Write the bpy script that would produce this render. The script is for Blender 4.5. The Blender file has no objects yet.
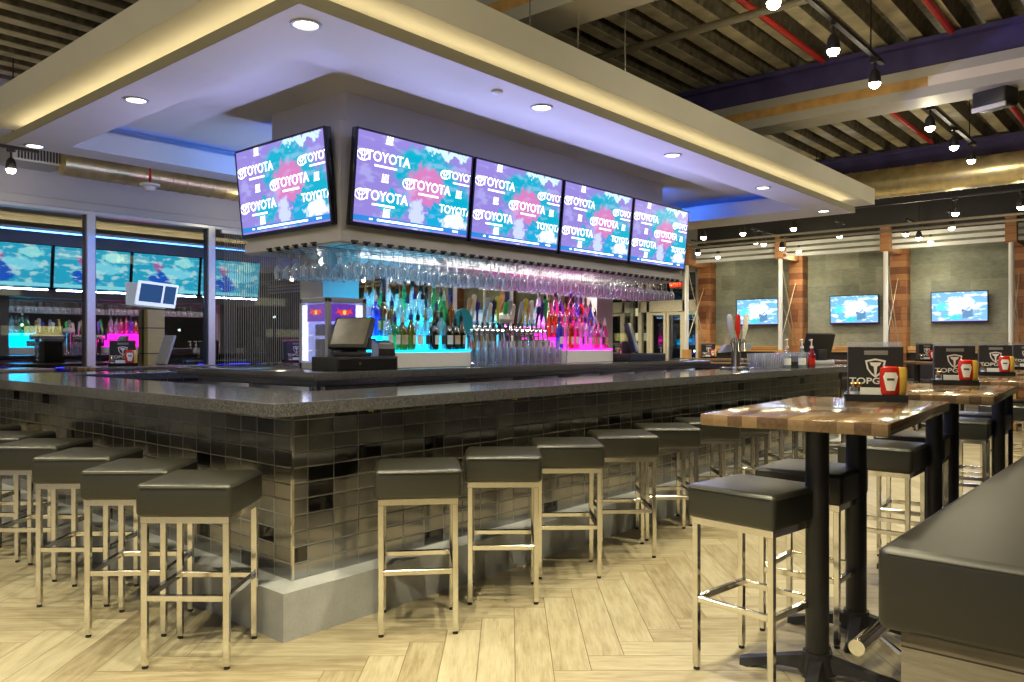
import bpy, bmesh, math, random
from mathutils import Vector, Matrix, Euler
C = bpy.context.scene.collection
SC = bpy.context.scene
random.seed(7)
PI = math.pi
R = math.radians

# ------------------------------------------------------------------ camera
FOC = 797.0
YAW = math.atan2(688, 797)                       # the bar's long side runs this far to one side of the view
CAM = Vector((-2.150, -3.213, 1.33))
cam_data = bpy.data.cameras.new('camera')
cam_data.sensor_width = 36.0
cam_data.lens = FOC / 1024 * 36.0
cam_data.shift_y = 2.0 / 1024
cam_data.clip_start = 0.05
cam_data.clip_end = 200
cam = bpy.data.objects.new('camera', cam_data)
cam.location = CAM
cam.rotation_euler = (PI / 2, 0, YAW - PI / 2)
C.objects.link(cam)
SC.camera = cam


def at(px, py, **k):
    """A point of the place on a known plane (x=, y= or z=), from where the photograph shows it."""
    u = (px - 512) / FOC
    d = (math.cos(YAW) + u * math.sin(YAW), math.sin(YAW) - u * math.cos(YAW), -(py - 343) / FOC)
    (ax, v), = k.items()
    i = 'xyz'.index(ax)
    t = (v - CAM[i]) / d[i]
    return Vector((CAM[0] + t * d[0], CAM[1] + t * d[1], CAM[2] + t * d[2]))


# ------------------------------------------------------------------ world, exposure
SC.view_settings.view_transform = 'Standard'
SC.view_settings.look = 'None'
SC.view_settings.gamma = 1.0
SC.view_settings.use_curve_mapping = False
SC.view_settings.exposure = 0.10
SC.cycles.max_bounces = 8
SC.cycles.transparent_max_bounces = 24
SC.cycles.caustics_reflective = False
SC.cycles.caustics_refractive = False
SC.cycles.sample_clamp_indirect = 4.0
SC.cycles.use_denoising = True
world = bpy.data.worlds.new('night_interior')
SC.world = world
world.use_nodes = True
world.node_tree.nodes['Background'].inputs[0].default_value = (0.90, 0.86, 0.82, 1)
world.node_tree.nodes['Background'].inputs[1].default_value = 0.36

WARM = (1.0, 0.895, 0.58)


def bulb(loc, power, col=WARM):  # extra point light beside a spot, added to brighten deck and beams
    d = bpy.data.lights.new('bulb_fill', 'POINT')
    d.energy = power
    d.color = col
    d.shadow_soft_size = 0.05
    o = bpy.data.objects.new('bulb_fill', d)
    o.location = loc
    C.objects.link(o)


def spot(loc, power, size=100, blend=0.6, col=WARM, r=0.04, target=None):
    d = bpy.data.lights.new('spot_lamp', 'SPOT')
    d.energy = power
    d.color = col
    d.spot_size = R(size)
    d.spot_blend = blend
    d.shadow_soft_size = r
    o = bpy.data.objects.new('spot_lamp', d)
    o.location = loc
    if target is not None:
        o.rotation_euler = (Vector(target) - Vector(loc)).to_track_quat('-Z', 'Y').to_euler()
    C.objects.link(o)
    return o


# spots of the ceiling tracks; heads are built further down for visible ones only
TRACK_A = [2.56, 3.60, 4.55, 6.27, 7.26, 8.09]
for x in [-1.6, -0.5, 0.6] + TRACK_A:  # the extra positions are unseen, added to light the floor
    spot((x, -1.25, 3.36), 200, 115, 0.7)
    bulb((x, -1.25, 3.33), 8)
for y in [-2.2, -0.6, 1.0, 2.6, 4.2]:  # unseen row added to brighten the floor on the short side
    spot((-1.75, y, 3.36), 175, 115, 0.7)
    bulb((-1.75, y, 3.33), 8)
for x in [0.2, 2.2, 4.2, 6.2]:  # unseen row added above the bench, no heads built
    spot((x, -3.3, 3.36), 70, 110, 0.7)
BACK_HEADS = [(9.345, 2.72), (9.345, 2.06), (9.345, 1.28), (9.345, -0.83), (9.345, -1.55), (10.6, 1.04), (10.75, -0.49),
              (11.3, 3.84), (12.15, 3.86), (10.48, 2.355), (10.8, 2.355), (11.57, 2.355), (12.35, 2.355),
              (11.03, 0.2), (11.67, 0.17), (12.4, 0.17)]
for i, (x, y) in enumerate(BACK_HEADS):
    spot((x, y, 2.96), 62, 125, 0.8, (1.0, 0.90, 0.68))
    bulb((x, y, 2.93), 6)
for x, y in ((9.5, 4.9), (11.5, 5.2)):
    spot((x, y, 3.3), 240, 120, 0.8)
for x in (0.5, 3.2, 6.0):
    spot((x, 5.3, 3.0), 60, 110, 0.8)
    bulb((x, 5.4, 2.95), 5)

# ------------------------------------------------------------------ material helpers


class X:
    """A value in a node tree that can be added, multiplied ... in plain arithmetic."""
    def __init__(s, nt, v):
        s.nt, s.v = nt, v

    def _op(s, op, *o):
        n = s.nt.nodes.new('ShaderNodeMath')
        n.operation = op
        for i, q in enumerate((s,) + o):
            q = q.v if isinstance(q, X) else q
            if isinstance(q, (int, float)):
                n.inputs[i].default_value = q
            else:
                s.nt.links.new(q, n.inputs[i])
        return X(s.nt, n.outputs[0])

    def __add__(s, o): return s._op('ADD', o)
    def __sub__(s, o): return s._op('SUBTRACT', o)
    def __mul__(s, o): return s._op('MULTIPLY', o)
    def __truediv__(s, o): return s._op('DIVIDE', o)
    def floor(s): return s._op('FLOOR')
    def frac(s): return s._op('FRACT')
    def mod(s, o): return s._op('FLOORED_MODULO', o)
    def lt(s, o): return s._op('LESS_THAN', o)
    def gt(s, o): return s._op('GREATER_THAN', o)
    def mn(s, o): return s._op('MINIMUM', o)
    def mx(s, o): return s._op('MAXIMUM', o)
    def ab(s): return s._op('ABSOLUTE')


def new_mat(name):
    m = bpy.data.materials.new(name)
    m.use_nodes = True
    nt = m.node_tree
    b = nt.nodes['Principled BSDF']
    return m, nt, b


def L(nt, a, b):
    nt.links.new(a.v if isinstance(a, X) else a, b)


def coord(nt, which='Object'):
    return nt.nodes.new('ShaderNodeTexCoord').outputs[which]


def sep(nt, v):
    n = nt.nodes.new('ShaderNodeSeparateXYZ')
    L(nt, v, n.inputs[0])
    return X(nt, n.outputs[0]), X(nt, n.outputs[1]), X(nt, n.outputs[2])


def comb(nt, x, y, z=0.0):
    n = nt.nodes.new('ShaderNodeCombineXYZ')
    for i, q in enumerate((x, y, z)):
        q = q.v if isinstance(q, X) else q
        if isinstance(q, (int, float)):
            n.inputs[i].default_value = q
        else:
            nt.links.new(q, n.inputs[i])
    return n.outputs[0]


def noise(nt, vec, scale, detail=3.0, rough=0.5):
    n = nt.nodes.new('ShaderNodeTexNoise')
    n.inputs['Scale'].default_value = scale
    n.inputs['Detail'].default_value = detail
    n.inputs['Roughness'].default_value = rough
    if vec is not None:
        L(nt, vec, n.inputs['Vector'])
    return X(nt, n.outputs[0])


def white(nt, vec):
    n = nt.nodes.new('ShaderNodeTexWhiteNoise')
    n.noise_dimensions = '3D'
    L(nt, vec, n.inputs['Vector'])
    return X(nt, n.outputs['Value'])


def ramp(nt, f, stops):
    n = nt.nodes.new('ShaderNodeValToRGB')
    while len(n.color_ramp.elements) < len(stops):
        n.color_ramp.elements.new(0.5)
    for e, (p, c) in zip(n.color_ramp.elements, stops):
        e.position = p
        e.color = (c[0], c[1], c[2], 1)
    L(nt, f, n.inputs[0])
    return n.outputs[0]


def mixc(nt, f, a, b):
    n = nt.nodes.new('ShaderNodeMix')
    n.data_type = 'RGBA'
    if isinstance(f, (int, float)):
        n.inputs[0].default_value = f
    else:
        L(nt, f, n.inputs[0])
    for q, i in ((a, 6), (b, 7)):
        if isinstance(q, tuple):
            n.inputs[i].default_value = (q[0], q[1], q[2], 1)
        else:
            L(nt, q, n.inputs[i])
    return n.outputs[2]


def bump(nt, h, b, strength=0.3, dist=0.01):
    n = nt.nodes.new('ShaderNodeBump')
    n.inputs['Strength'].default_value = strength
    n.inputs['Distance'].default_value = dist
    L(nt, h, n.inputs['Height'])
    L(nt, n.outputs[0], b.inputs['Normal'])


def plain(name, col, rough=0.5, metal=0.0, var=0.12, scale=30.0, spec=0.5, bmp=0.0, coat=0.0):
    m, nt, b = new_mat(name)
    f = noise(nt, coord(nt), scale, 4)
    d = tuple(max(0, c * (1 - var)) for c in col)
    e = tuple(min(1, c * (1 + var)) for c in col)
    L(nt, ramp(nt, f, [(0.3, d), (0.7, e)]), b.inputs['Base Color'])
    b.inputs['Roughness'].default_value = rough
    b.inputs['Metallic'].default_value = metal
    b.inputs['Specular IOR Level'].default_value = spec
    b.inputs['Coat Weight'].default_value = coat
    if bmp:
        bump(nt, f, b, bmp, 0.003)
    return m


def glow(name, col, strength):
    m, nt, b = new_mat(name)
    b.inputs['Base Color'].default_value = (col[0], col[1], col[2], 1)
    b.inputs['Emission Color'].default_value = (col[0], col[1], col[2], 1)
    b.inputs['Emission Strength'].default_value = strength
    return m


def clear(name, tint, gloss=0.25, body=0.0, rough=0.03, bodycol=None, edge=0.5, rim=0.0):
    """Thin glass: see-through, shiny, more so at grazing angles, with an optional coloured body."""
    m = bpy.data.materials.new(name)
    m.use_nodes = True
    nt = m.node_tree
    for n in list(nt.nodes):
        nt.nodes.remove(n)
    out = nt.nodes.new('ShaderNodeOutputMaterial')
    t = nt.nodes.new('ShaderNodeBsdfTransparent')
    t.inputs[0].default_value = (*tint, 1)
    g = nt.nodes.new('ShaderNodeBsdfGlossy')
    g.inputs['Roughness'].default_value = rough
    base = t.outputs[0]
    if body > 0:
        d = nt.nodes.new('ShaderNodeBsdfDiffuse')
        d.inputs[0].default_value = (*(bodycol or tint), 1)
        tl = nt.nodes.new('ShaderNodeBsdfTranslucent')
        tl.inputs[0].default_value = (*(bodycol or tint), 1)
        mm = nt.nodes.new('ShaderNodeMixShader')
        mm.inputs[0].default_value = 0.6
        L(nt, d.outputs[0], mm.inputs[1])
        L(nt, tl.outputs[0], mm.inputs[2])
        mb = nt.nodes.new('ShaderNodeMixShader')
        lb = nt.nodes.new('ShaderNodeLayerWeight')
        lb.inputs[0].default_value = 0.4
        L(nt, (X(nt, lb.outputs['Facing']) * rim + body).mn(0.95), mb.inputs[0])
        L(nt, base, mb.inputs[1])
        L(nt, mm.outputs[0], mb.inputs[2])
        base = mb.outputs[0]
    lw = nt.nodes.new('ShaderNodeLayerWeight')
    lw.inputs[0].default_value = 0.35
    f = X(nt, lw.outputs['Facing']) * edge + gloss
    f = f + (noise(nt, coord(nt), 25) - 0.5) * 0.04
    mx = nt.nodes.new('ShaderNodeMixShader')
    L(nt, f.mn(1.0), mx.inputs[0])
    L(nt, base, mx.inputs[1])
    L(nt, g.outputs[0], mx.inputs[2])
    L(nt, mx.outputs[0], out.inputs[0])
    return m


# ------------------------------------------------------------------ materials
M = {}


def floor_material():
    m, nt, b = new_mat('pale oak herringbone')
    x, y, z = sep(nt, coord(nt))
    ca, sa = math.cos(R(-49)), math.sin(R(-49))
    w, n = 0.155, 6
    u = (x * ca + y * sa) / w + 200.3
    v = (y * ca - x * sa) / w + 200.2
    i, j = u.floor(), v.floor()
    fu, fv = u.frac(), v.frac()
    k = (i - j).mod(2 * n)
    hor = k.lt(n - 0.5)
    ver = X(nt, 1.0 if False else hor.v) * -1.0 + 1.0
    kv = k * -1.0 + (2 * n - 1)
    idx = hor * (i - k) + ver * (i + 0.37)
    idy = hor * j + ver * (j - kv + 0.61)
    along = hor * (k + fu) + ver * (kv + fv)
    across = hor * fv + ver * fu
    rnd = white(nt, comb(nt, idx, idy, 0.0))
    rnd2 = white(nt, comb(nt, idy, idx, 3.0))
    grain_v = comb(nt, along * 0.35 + rnd * 91.0, across * 2.2, rnd2 * 37.0)
    g1 = noise(nt, grain_v, 2.2, 6, 0.62)
    g2 = noise(nt, comb(nt, along * 0.5 + rnd2 * 50.0, across * 14.0, rnd), 2.0, 4, 0.6)
    tone = g1 * 0.72 + g2 * 0.34 + rnd * 0.22 - 0.12
    col = ramp(nt, tone, [(0.18, (0.13, 0.095, 0.052)), (0.40, (0.29, 0.235, 0.145)), (0.58, (0.40, 0.35, 0.235)), (0.9, (0.54, 0.50, 0.37))])
    edge = across.mn(across * -1.0 + 1.0).mn(along.mn(along * -1.0 + float(n)))
    gap = edge.lt(0.012)
    L(nt, mixc(nt, gap, col, (0.16, 0.12, 0.07)), b.inputs['Base Color'])
    L(nt, g1 * 0.22 + 0.24, b.inputs['Roughness'])
    bump(nt, g2 * 0.3 - gap, b, 0.15, 0.002)
    return m


def tile_material():
    m, nt, b = new_mat('charcoal glazed wall tile')
    x, y, z = sep(nt, coord(nt))
    tw, th = 0.15, 0.0745
    # u runs along whichever face we are on
    nrm = nt.nodes.new('ShaderNodeNewGeometry').outputs['Normal']
    nx, ny, nz = sep(nt, nrm)
    onx = nx.ab().gt(0.5)
    u = (onx * y + (onx * -1.0 + 1.0) * (x + 0.064)) / tw + 100.0
    v = (z - 0.2205) / th + 20.0
    i, j, fu, fv = u.floor(), v.floor(), u.frac(), v.frac()
    eu = fu.mn(fu * -1.0 + 1.0) * tw
    ev = fv.mn(fv * -1.0 + 1.0) * th
    grout = eu.mn(ev).lt(0.0022)
    r1 = white(nt, comb(nt, i, j, onx * 5.0))
    r2 = white(nt, comb(nt, j + 7.0, i, onx * 3.0))
    acc = r1.lt(0.085)
    f = noise(nt, coord(nt), 9, 3)
    col = ramp(nt, r2 * 0.6 + f * 0.4, [(0.2, (0.23, 0.23, 0.24)), (0.8, (0.35, 0.345, 0.335))])
    col = mixc(nt, acc, col, (0.006, 0.006, 0.007))
    L(nt, mixc(nt, grout, col, (0.19, 0.19, 0.195)), b.inputs['Base Color'])
    rough = (acc * -0.09 + 0.14 + r2 * 0.05) * (grout * -1.0 + 1.0) + grout * 0.7
    L(nt, rough, b.inputs['Roughness'])
    L(nt, (acc * -1.0 + 1.0) * (grout * -1.0 + 1.0) * 0.85, b.inputs['Metallic'])
    b.inputs['Specular IOR Level'].default_value = 0.8
    h = (eu.mn(ev) * 60.0).mn(0.35) + f * 0.10 + (fu - 0.5) * (r2 - 0.5) * 0.5 + (fv - 0.5) * (r1 - 0.5) * 0.35
    bump(nt, h, b, 0.35, 0.006)
    return m


def quartz_material():
    m, nt, b = new_mat('speckled grey quartz')
    co = coord(nt)
    n1 = noise(nt, co, 380, 2, 0.7)
    n2 = noise(nt, co, 160, 2, 0.6)
    t = n1 * 0.65 + n2 * 0.35
    L(nt, ramp(nt, t, [(0.40, (0.022, 0.022, 0.027)), (0.52, (0.075, 0.073, 0.082)), (0.64, (0.19, 0.185, 0.185))]), b.inputs['Base Color'])
    b.inputs['Roughness'].default_value = 0.10
    b.inputs['Specular IOR Level'].default_value = 0.7
    return m


def block_material():
    m, nt, b = new_mat('butcher block walnut')
    x, y, z = sep(nt, coord(nt))
    w = 0.058
    s = (y / w + 50.0).floor()
    off = white(nt, comb(nt, s, 2.0, 1.0))
    q = (x / 0.42 + off * 3.0 + 30.0).floor()
    r = white(nt, comb(nt, s, q, 4.0))
    g = noise(nt, comb(nt, x * 2.0 + r * 30.0, y * 26.0, z * 26.0), 2.0, 5, 0.6)
    t = r * 0.6 + g * 0.5 - 0.05
    L(nt, ramp(nt, t, [(0.15, (0.050, 0.028, 0.014)), (0.45, (0.125, 0.074, 0.038)), (0.8, (0.24, 0.155, 0.082))]), b.inputs['Base Color'])
    b.inputs['Roughness'].default_value = 0.13
    b.inputs['Specular IOR Level'].default_value = 0.6
    return m


def plank_material(name, stops, pitch=0.09, axis='z', rough=0.5, length=0.5):
    m, nt, b = new_mat(name)
    x, y, z = sep(nt, coord(nt))
    a = {'x': x, 'y': y, 'z': z}[axis]
    o = x + y if axis == 'z' else (y + z if axis == 'x' else x + z)
    s = (a / pitch + 40.0).floor()
    q = (o / length + white(nt, comb(nt, s, 5.0, 0.0)) * 2.0 + 40.0).floor()
    r = white(nt, comb(nt, s, q, 9.0))
    g = noise(nt, comb(nt, o * 3.0 + r * 20.0, a * 40.0, 0.0), 2.0, 5, 0.6)
    fa = (a / pitch + 40.0).frac()
    gap = fa.lt(0.04)
    col = ramp(nt, r * 0.55 + g * 0.55, stops)
    L(nt, mixc(nt, gap, col, (0.03, 0.018, 0.01)), b.inputs['Base Color'])
    b.inputs['Roughness'].default_value = rough
    bump(nt, g - gap, b, 0.3, 0.004)
    return m


def panel_wall_material():
    m, nt, b = new_mat('grey green slate panel')
    x, y, z = sep(nt, coord(nt))
    s = (z / 0.30 + 20.0).floor()
    q = (y / 0.60 + (s * 0.5).frac() + 30.0).floor()
    r = white(nt, comb(nt, s, q, 2.0))
    n1 = noise(nt, coord(nt), 2.5, 6, 0.65)
    n2 = noise(nt, comb(nt, x, y * 6.0, z * 22.0), 1.6, 4, 0.6)
    t = n1 * 0.5 + n2 * 0.35 + r * 0.2
    L(nt, ramp(nt, t, [(0.3, (0.15, 0.175, 0.14)), (0.5, (0.27, 0.29, 0.22)), (0.7, (0.40, 0.41, 0.31))]), b.inputs['Base Color'])
    b.inputs['Roughness'].default_value = 0.55
    bump(nt, n2, b, 0.2, 0.01)
    return m


def concrete(name, a, c, scale=3.0, rough=0.75):
    m, nt, b = new_mat(name)
    n1 = noise(nt, coord(nt), scale, 8, 0.62)
    n2 = noise(nt, coord(nt), scale * 14, 4, 0.5)
    L(nt, ramp(nt, n1 * 0.75 + n2 * 0.25, [(0.3, a), (0.7, c)]), b.inputs['Base Color'])
    b.inputs['Roughness'].default_value = rough
    bump(nt, n1 + n2 * 0.4, b, 0.2, 0.006)
    return m


def screen_material(name, base, blobs, strength, stripe=None, nscale=9.0, mottled=0.0, mott=(1, 1, 1)):
    """A lit picture: soft colour patches on a ground colour, as a lit display."""
    m, nt, b = new_mat(name)
    co = coord(nt)
    x, y, z = sep(nt, co)
    nz = noise(nt, comb(nt, x, 0.0, z), nscale, 3, 0.6)
    nz2 = noise(nt, comb(nt, x + 4.0, 0.0, z), nscale * 0.8, 3, 0.6)
    xx, zz = x + (nz - 0.5) * 0.22, z + (nz2 - 0.5) * 0.22
    col = base
    for (cx, cz, rx, rz, c) in blobs:
        dx, dz = (xx - cx) / rx, (zz - cz) / rz
        f = ((dx * dx + dz * dz) * -1.0 + 1.0).mx(0.0).mn(1.0)
        f = (f * 2.2).mn(1.0)
        col = mixc(nt, f, col, c)
    if mottled:
        f = (noise(nt, comb(nt, x * 0.8, 0.0, z * 2.0), 7, 2, 0.5) - 0.52)
        f = (f * 9.0).mx(0.0).mn(1.0) * mottled
        col = mixc(nt, f, col, mott)
    if stripe:
        z0, z1, c = stripe
        f = z.gt(z0) * z.lt(z1)
        col = mixc(nt, f, col, c)
    b.inputs['Base Color'].default_value = (0.01, 0.01, 0.01, 1)
    L(nt, col, b.inputs['Emission Color'])
    b.inputs['Emission Strength'].default_value = strength
    b.inputs['Roughness'].default_value = 0.2
    return m


M['floor'] = floor_material()
M['tile'] = tile_material()
M['quartz'] = quartz_material()
M['block'] = block_material()
M['slate'] = panel_wall_material()
M['plinth'] = concrete('pale trowelled concrete', (0.31, 0.32, 0.34), (0.46, 0.475, 0.50), 4.0)
M['paint'] = plain('warm white painted plasterboard', (0.60, 0.58, 0.53), 0.6, var=0.03, scale=2)
M['paint_grey'] = plain('grey painted plasterboard', (0.42, 0.41, 0.385), 0.6, var=0.03, scale=2)
M['paint_shadow'] = plain('taupe edge with painted shade', (0.27, 0.25, 0.19), 0.6, var=0.03, scale=2)
M['wall_lilac'] = plain('pale grey painted wall', (0.50, 0.48, 0.50), 0.6, var=0.03, scale=2)
M['deck'] = plain('weathered steel roof deck', (0.46, 0.41, 0.28), 0.5, 0.0, var=0.35, scale=5)
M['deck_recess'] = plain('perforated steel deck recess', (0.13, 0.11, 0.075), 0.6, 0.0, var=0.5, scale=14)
M['wall_dark'] = plain('dark brown painted wall', (0.05, 0.045, 0.04), 0.6, var=0.1)
M['beam_dark'] = plain('dark violet painted steel', (0.075, 0.060, 0.20), 0.5, var=0.2, scale=4)
M['beam_trim'] = plain('pale grey beam casing', (0.50, 0.48, 0.44), 0.55, var=0.04, scale=3)
M['cream'] = plain('cream strip with painted light', (0.86, 0.78, 0.66), 0.5, var=0.05, scale=3)
M['amber_lit'] = plain('amber strip with painted light', (0.62, 0.36, 0.13), 0.4, var=0.2, scale=8)
M['pipe'] = plain('painted grey conduit', (0.33, 0.30, 0.24), 0.4, 0.3, var=0.1)
M['red_pipe'] = plain('red sprinkler pipe', (0.55, 0.03, 0.02), 0.4, var=0.1)
M['chrome'] = plain('brushed chrome', (0.76, 0.74, 0.68), 0.13, 1.0, var=0.05, scale=60)
M['steel'] = plain('stainless steel', (0.62, 0.62, 0.63), 0.25, 1.0, var=0.08, scale=40)
M['brass'] = plain('polished brass', (0.75, 0.55, 0.22), 0.2, 1.0, var=0.05)
M['alu'] = plain('clear anodised aluminium', (0.66, 0.64, 0.66), 0.35, 0.35, var=0.04)
M['alu_dark'] = plain('dark anodised aluminium', (0.12, 0.12, 0.14), 0.35, 0.5, var=0.05)
M['vinyl'] = plain('olive grey vinyl', (0.026, 0.0255, 0.019), 0.36, var=0.06, scale=120, bmp=0.05, spec=0.6)
M['vinyl_dark'] = plain('charcoal brown vinyl', (0.017, 0.0155, 0.013), 0.42, var=0.08, scale=120, bmp=0.05, spec=0.6)
M['black'] = plain('black powder coat', (0.022, 0.021, 0.022), 0.42, var=0.1)
M['black_gloss'] = plain('black plastic', (0.012, 0.012, 0.014), 0.2, var=0.1)
M['navy'] = plain('dark blue black plastic', (0.02, 0.025, 0.06), 0.3, var=0.1)
M['white'] = plain('white plastic', (0.80, 0.80, 0.80), 0.4, var=0.02)
M['grey_plastic'] = plain('grey plastic', (0.35, 0.36, 0.40), 0.4, var=0.05)
M['bench_base'] = plank_material('weathered grey plank', [(0.2, (0.10, 0.088, 0.068)), (0.5, (0.20, 0.175, 0.14)), (0.8, (0.31, 0.28, 0.22))], 0.14, 'z', 0.6, 1.2)
M['pillar'] = plank_material('reclaimed red brown wood', [(0.2, (0.15, 0.052, 0.020)), (0.5, (0.30, 0.115, 0.042)), (0.8, (0.46, 0.215, 0.085))], 0.115, 'z', 0.55, 0.34)
M['honey'] = plank_material('honey coloured wood', [(0.2, (0.42, 0.20, 0.06)), (0.5, (0.58, 0.31, 0.10)), (0.8, (0.70, 0.42, 0.16))], 0.2, 'z', 0.4, 1.0)
M['post_wood'] = plank_material('pale pine post', [(0.2, (0.34, 0.27, 0.10)), (0.8, (0.52, 0.43, 0.18))], 0.3, 'z', 0.5, 1.0)
M['rope'] = plain('pale cord', (0.55, 0.47, 0.32), 0.7)
M['duct'] = plain('galvanised spiral duct', (0.60, 0.50, 0.28), 0.34, 0.75, var=0.15, scale=12)
M['ketchup'] = plain('red sauce', (0.50, 0.022, 0.012), 0.22, var=0.05)
M['mustard'] = plain('yellow mustard', (0.72, 0.47, 0.08), 0.3, var=0.05)
M['label_white'] = plain('white paper label', (0.80, 0.79, 0.74), 0.5, var=0.03)
M['label_tan'] = plain('tan paper label', (0.55, 0.42, 0.28), 0.5, var=0.05)
M['label_dark'] = plain('dark paper label', (0.05, 0.05, 0.07), 0.5, var=0.05)
M['teal'] = plain('teal painted disc', (0.02, 0.30, 0.38), 0.4, var=0.08)
M['green'] = plain('bright green paint', (0.03, 0.42, 0.08), 0.4)
M['indigo'] = plain('indigo paint', (0.06, 0.04, 0.24), 0.4)
M['ivory'] = plain('ivory paint', (0.72, 0.66, 0.52), 0.4)
M['tan_wood'] = plain('tan wood handle', (0.52, 0.32, 0.16), 0.4, var=0.2)
M['yellow'] = plain('yellow paint', (0.65, 0.55, 0.06), 0.4)
M['bulb'] = glow('lit lamp lens', (1.0, 0.90, 0.66), 40.0)
M['downlight'] = glow('lit downlight lens', (1.0, 0.93, 0.78), 9.0)
M['cove'] = glow('warm cove strip', (1.0, 0.83, 0.47), 5.6)
M['cove_blue'] = glow('blue cove strip', (0.03, 0.12, 1.0), 3.2)
M['cyan_step'] = glow('cyan lit acrylic', (0.0, 0.55, 0.85), 4.0)
M['magenta_step'] = glow('magenta lit acrylic', (0.90, 0.02, 0.62), 2.6)
M['cool_led'] = glow('cool white led', (0.70, 0.74, 1.0), 5.0)
M['violet_led'] = glow('violet backlight', (0.16, 0.03, 0.55), 1.6)
M['fridge_glow'] = glow('blue white fridge interior', (0.40, 0.46, 1.0), 1.5)
M['exit_red'] = glow('exit sign red', (1.0, 0.10, 0.02), 2.2)
M['exit_face'] = glow('exit sign face', (0.45, 0.02, 0.01), 0.5)
M['letter_light'] = glow('screen lettering white', (0.95, 0.97, 1.0), 1.7)
M['letter_paint'] = plain('white printed lettering', (0.78, 0.78, 0.76), 0.5, var=0.02)
M['letter_grey'] = plain('grey printed mark', (0.22, 0.22, 0.22), 0.5, var=0.02)
M['logo_red'] = glow('backlit red', (1.0, 0.05, 0.03), 2.0)
M['logo_yellow'] = glow('backlit yellow', (1.0, 0.75, 0.15), 2.0)
M['city'] = glow('lit office window', (0.85, 0.80, 0.45), 0.55)
M['lamp_far'] = glow('far street lamp', (0.8, 1.0, 0.9), 12.0)
M['night'] = plain('dark facade at night', (0.006, 0.006, 0.007), 0.8)
M['asphalt'] = plain('dark asphalt', (0.025, 0.025, 0.028), 0.7)
M['wine_glass'] = clear('clear stemware', (0.97, 0.98, 1.0), 0.13, 0.07, 0.05, (0.97, 0.97, 1.0), 0.45, 0.85)
M['pint_glass'] = clear('clear tumbler', (0.96, 0.97, 1.0), 0.06, 0.02, 0.05, (0.95, 0.95, 0.95), 0.35, 0.55)
M['window_glass'] = clear('dark reflecting window pane', (0.62, 0.64, 0.66), 0.42, 0.0, 0.0, None, 0.35)
M['door_glass'] = clear('door pane', (0.75, 0.78, 0.74), 0.10, 0.0, 0.0, None, 0.3)
M['acrylic'] = clear('clear acrylic', (0.9, 0.9, 0.9), 0.2, 0.15, 0.1, (0.8, 0.8, 0.78), 0.5)
M['curtain'] = plain('fine metal chain', (0.42, 0.40, 0.36), 0.4, 0.6)
LAV, TEAL, PINK, WHT = (0.27, 0.21, 0.62), (0.0, 0.38, 0.55), (0.60, 0.19, 0.47), (0.80, 0.88, 0.98)
M['tv_promo'] = screen_material('promo broadcast', LAV, [
    (0.08, 0.12, 0.34, 0.20, TEAL), (0.40, -0.10, 0.20, 0.22, TEAL), (-0.20, -0.16, 0.16, 0.10, TEAL), (0.10, 0.02, 0.22, 0.16, PINK),
    (0.02, -0.22, 0.08, 0.14, (0.55, 0.62, 0.95)), (0.20, -0.20, 0.10, 0.12, (0.0, 0.35, 0.60)), (0.40, -0.21, 0.15, 0.08, WHT), (0.28, 0.29, 0.26, 0.035, (0.60, 0.85, 0.95))],
    1.15, (-0.30, -0.262, (0.02, 0.22, 0.62)), 15.0, 0.30, (0.55, 0.62, 0.95))
M['tv_far'] = screen_material('stadium broadcast', (0.02, 0.40, 0.60), [
    (-0.10, 0.02, 0.40, 0.10, (0.20, 0.70, 0.85)), (0.15, 0.10, 0.09, 0.11, (0.35, 0.14, 0.40)), (0.12, -0.12, 0.20, 0.16, (0.01, 0.10, 0.55)), (-0.3, 0.2, 0.2, 0.08, (0.3, 0.8, 0.8))],
    1.9, (-0.30, -0.25, (0.25, 0.75, 0.85)), 9.0, 0.7, (0.55, 0.85, 0.85))
M['tv_wall'] = screen_material('wall broadcast', (0.16, 0.42, 0.62), [
    (0.05, 0.02, 0.24, 0.16, (0.75, 0.80, 0.88)), (-0.25, 0.0, 0.12, 0.08, (0.10, 0.65, 0.75)), (0.12, -0.12, 0.10, 0.10, (0.08, 0.22, 0.40)), (-0.1, -0.16, 0.14, 0.08, (0.05, 0.55, 0.60))],
    1.45, (-0.30, -0.23, (0.30, 0.32, 0.75)), 14.0, 0.9, (0.85, 0.97, 1.0))
M['menu_screen'] = screen_material('menu display', (0.02, 0.07, 0.20), [(-0.1, 0.03, 0.10, 0.04, (0.05, 0.3, 0.5)), (0.15, 0.02, 0.06, 0.06, (0.03, 0.3, 0.35))], 1.0)
M['pos_screen'] = plain('dim touch display', (0.16, 0.14, 0.08), 0.25, var=0.25, scale=9)

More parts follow.
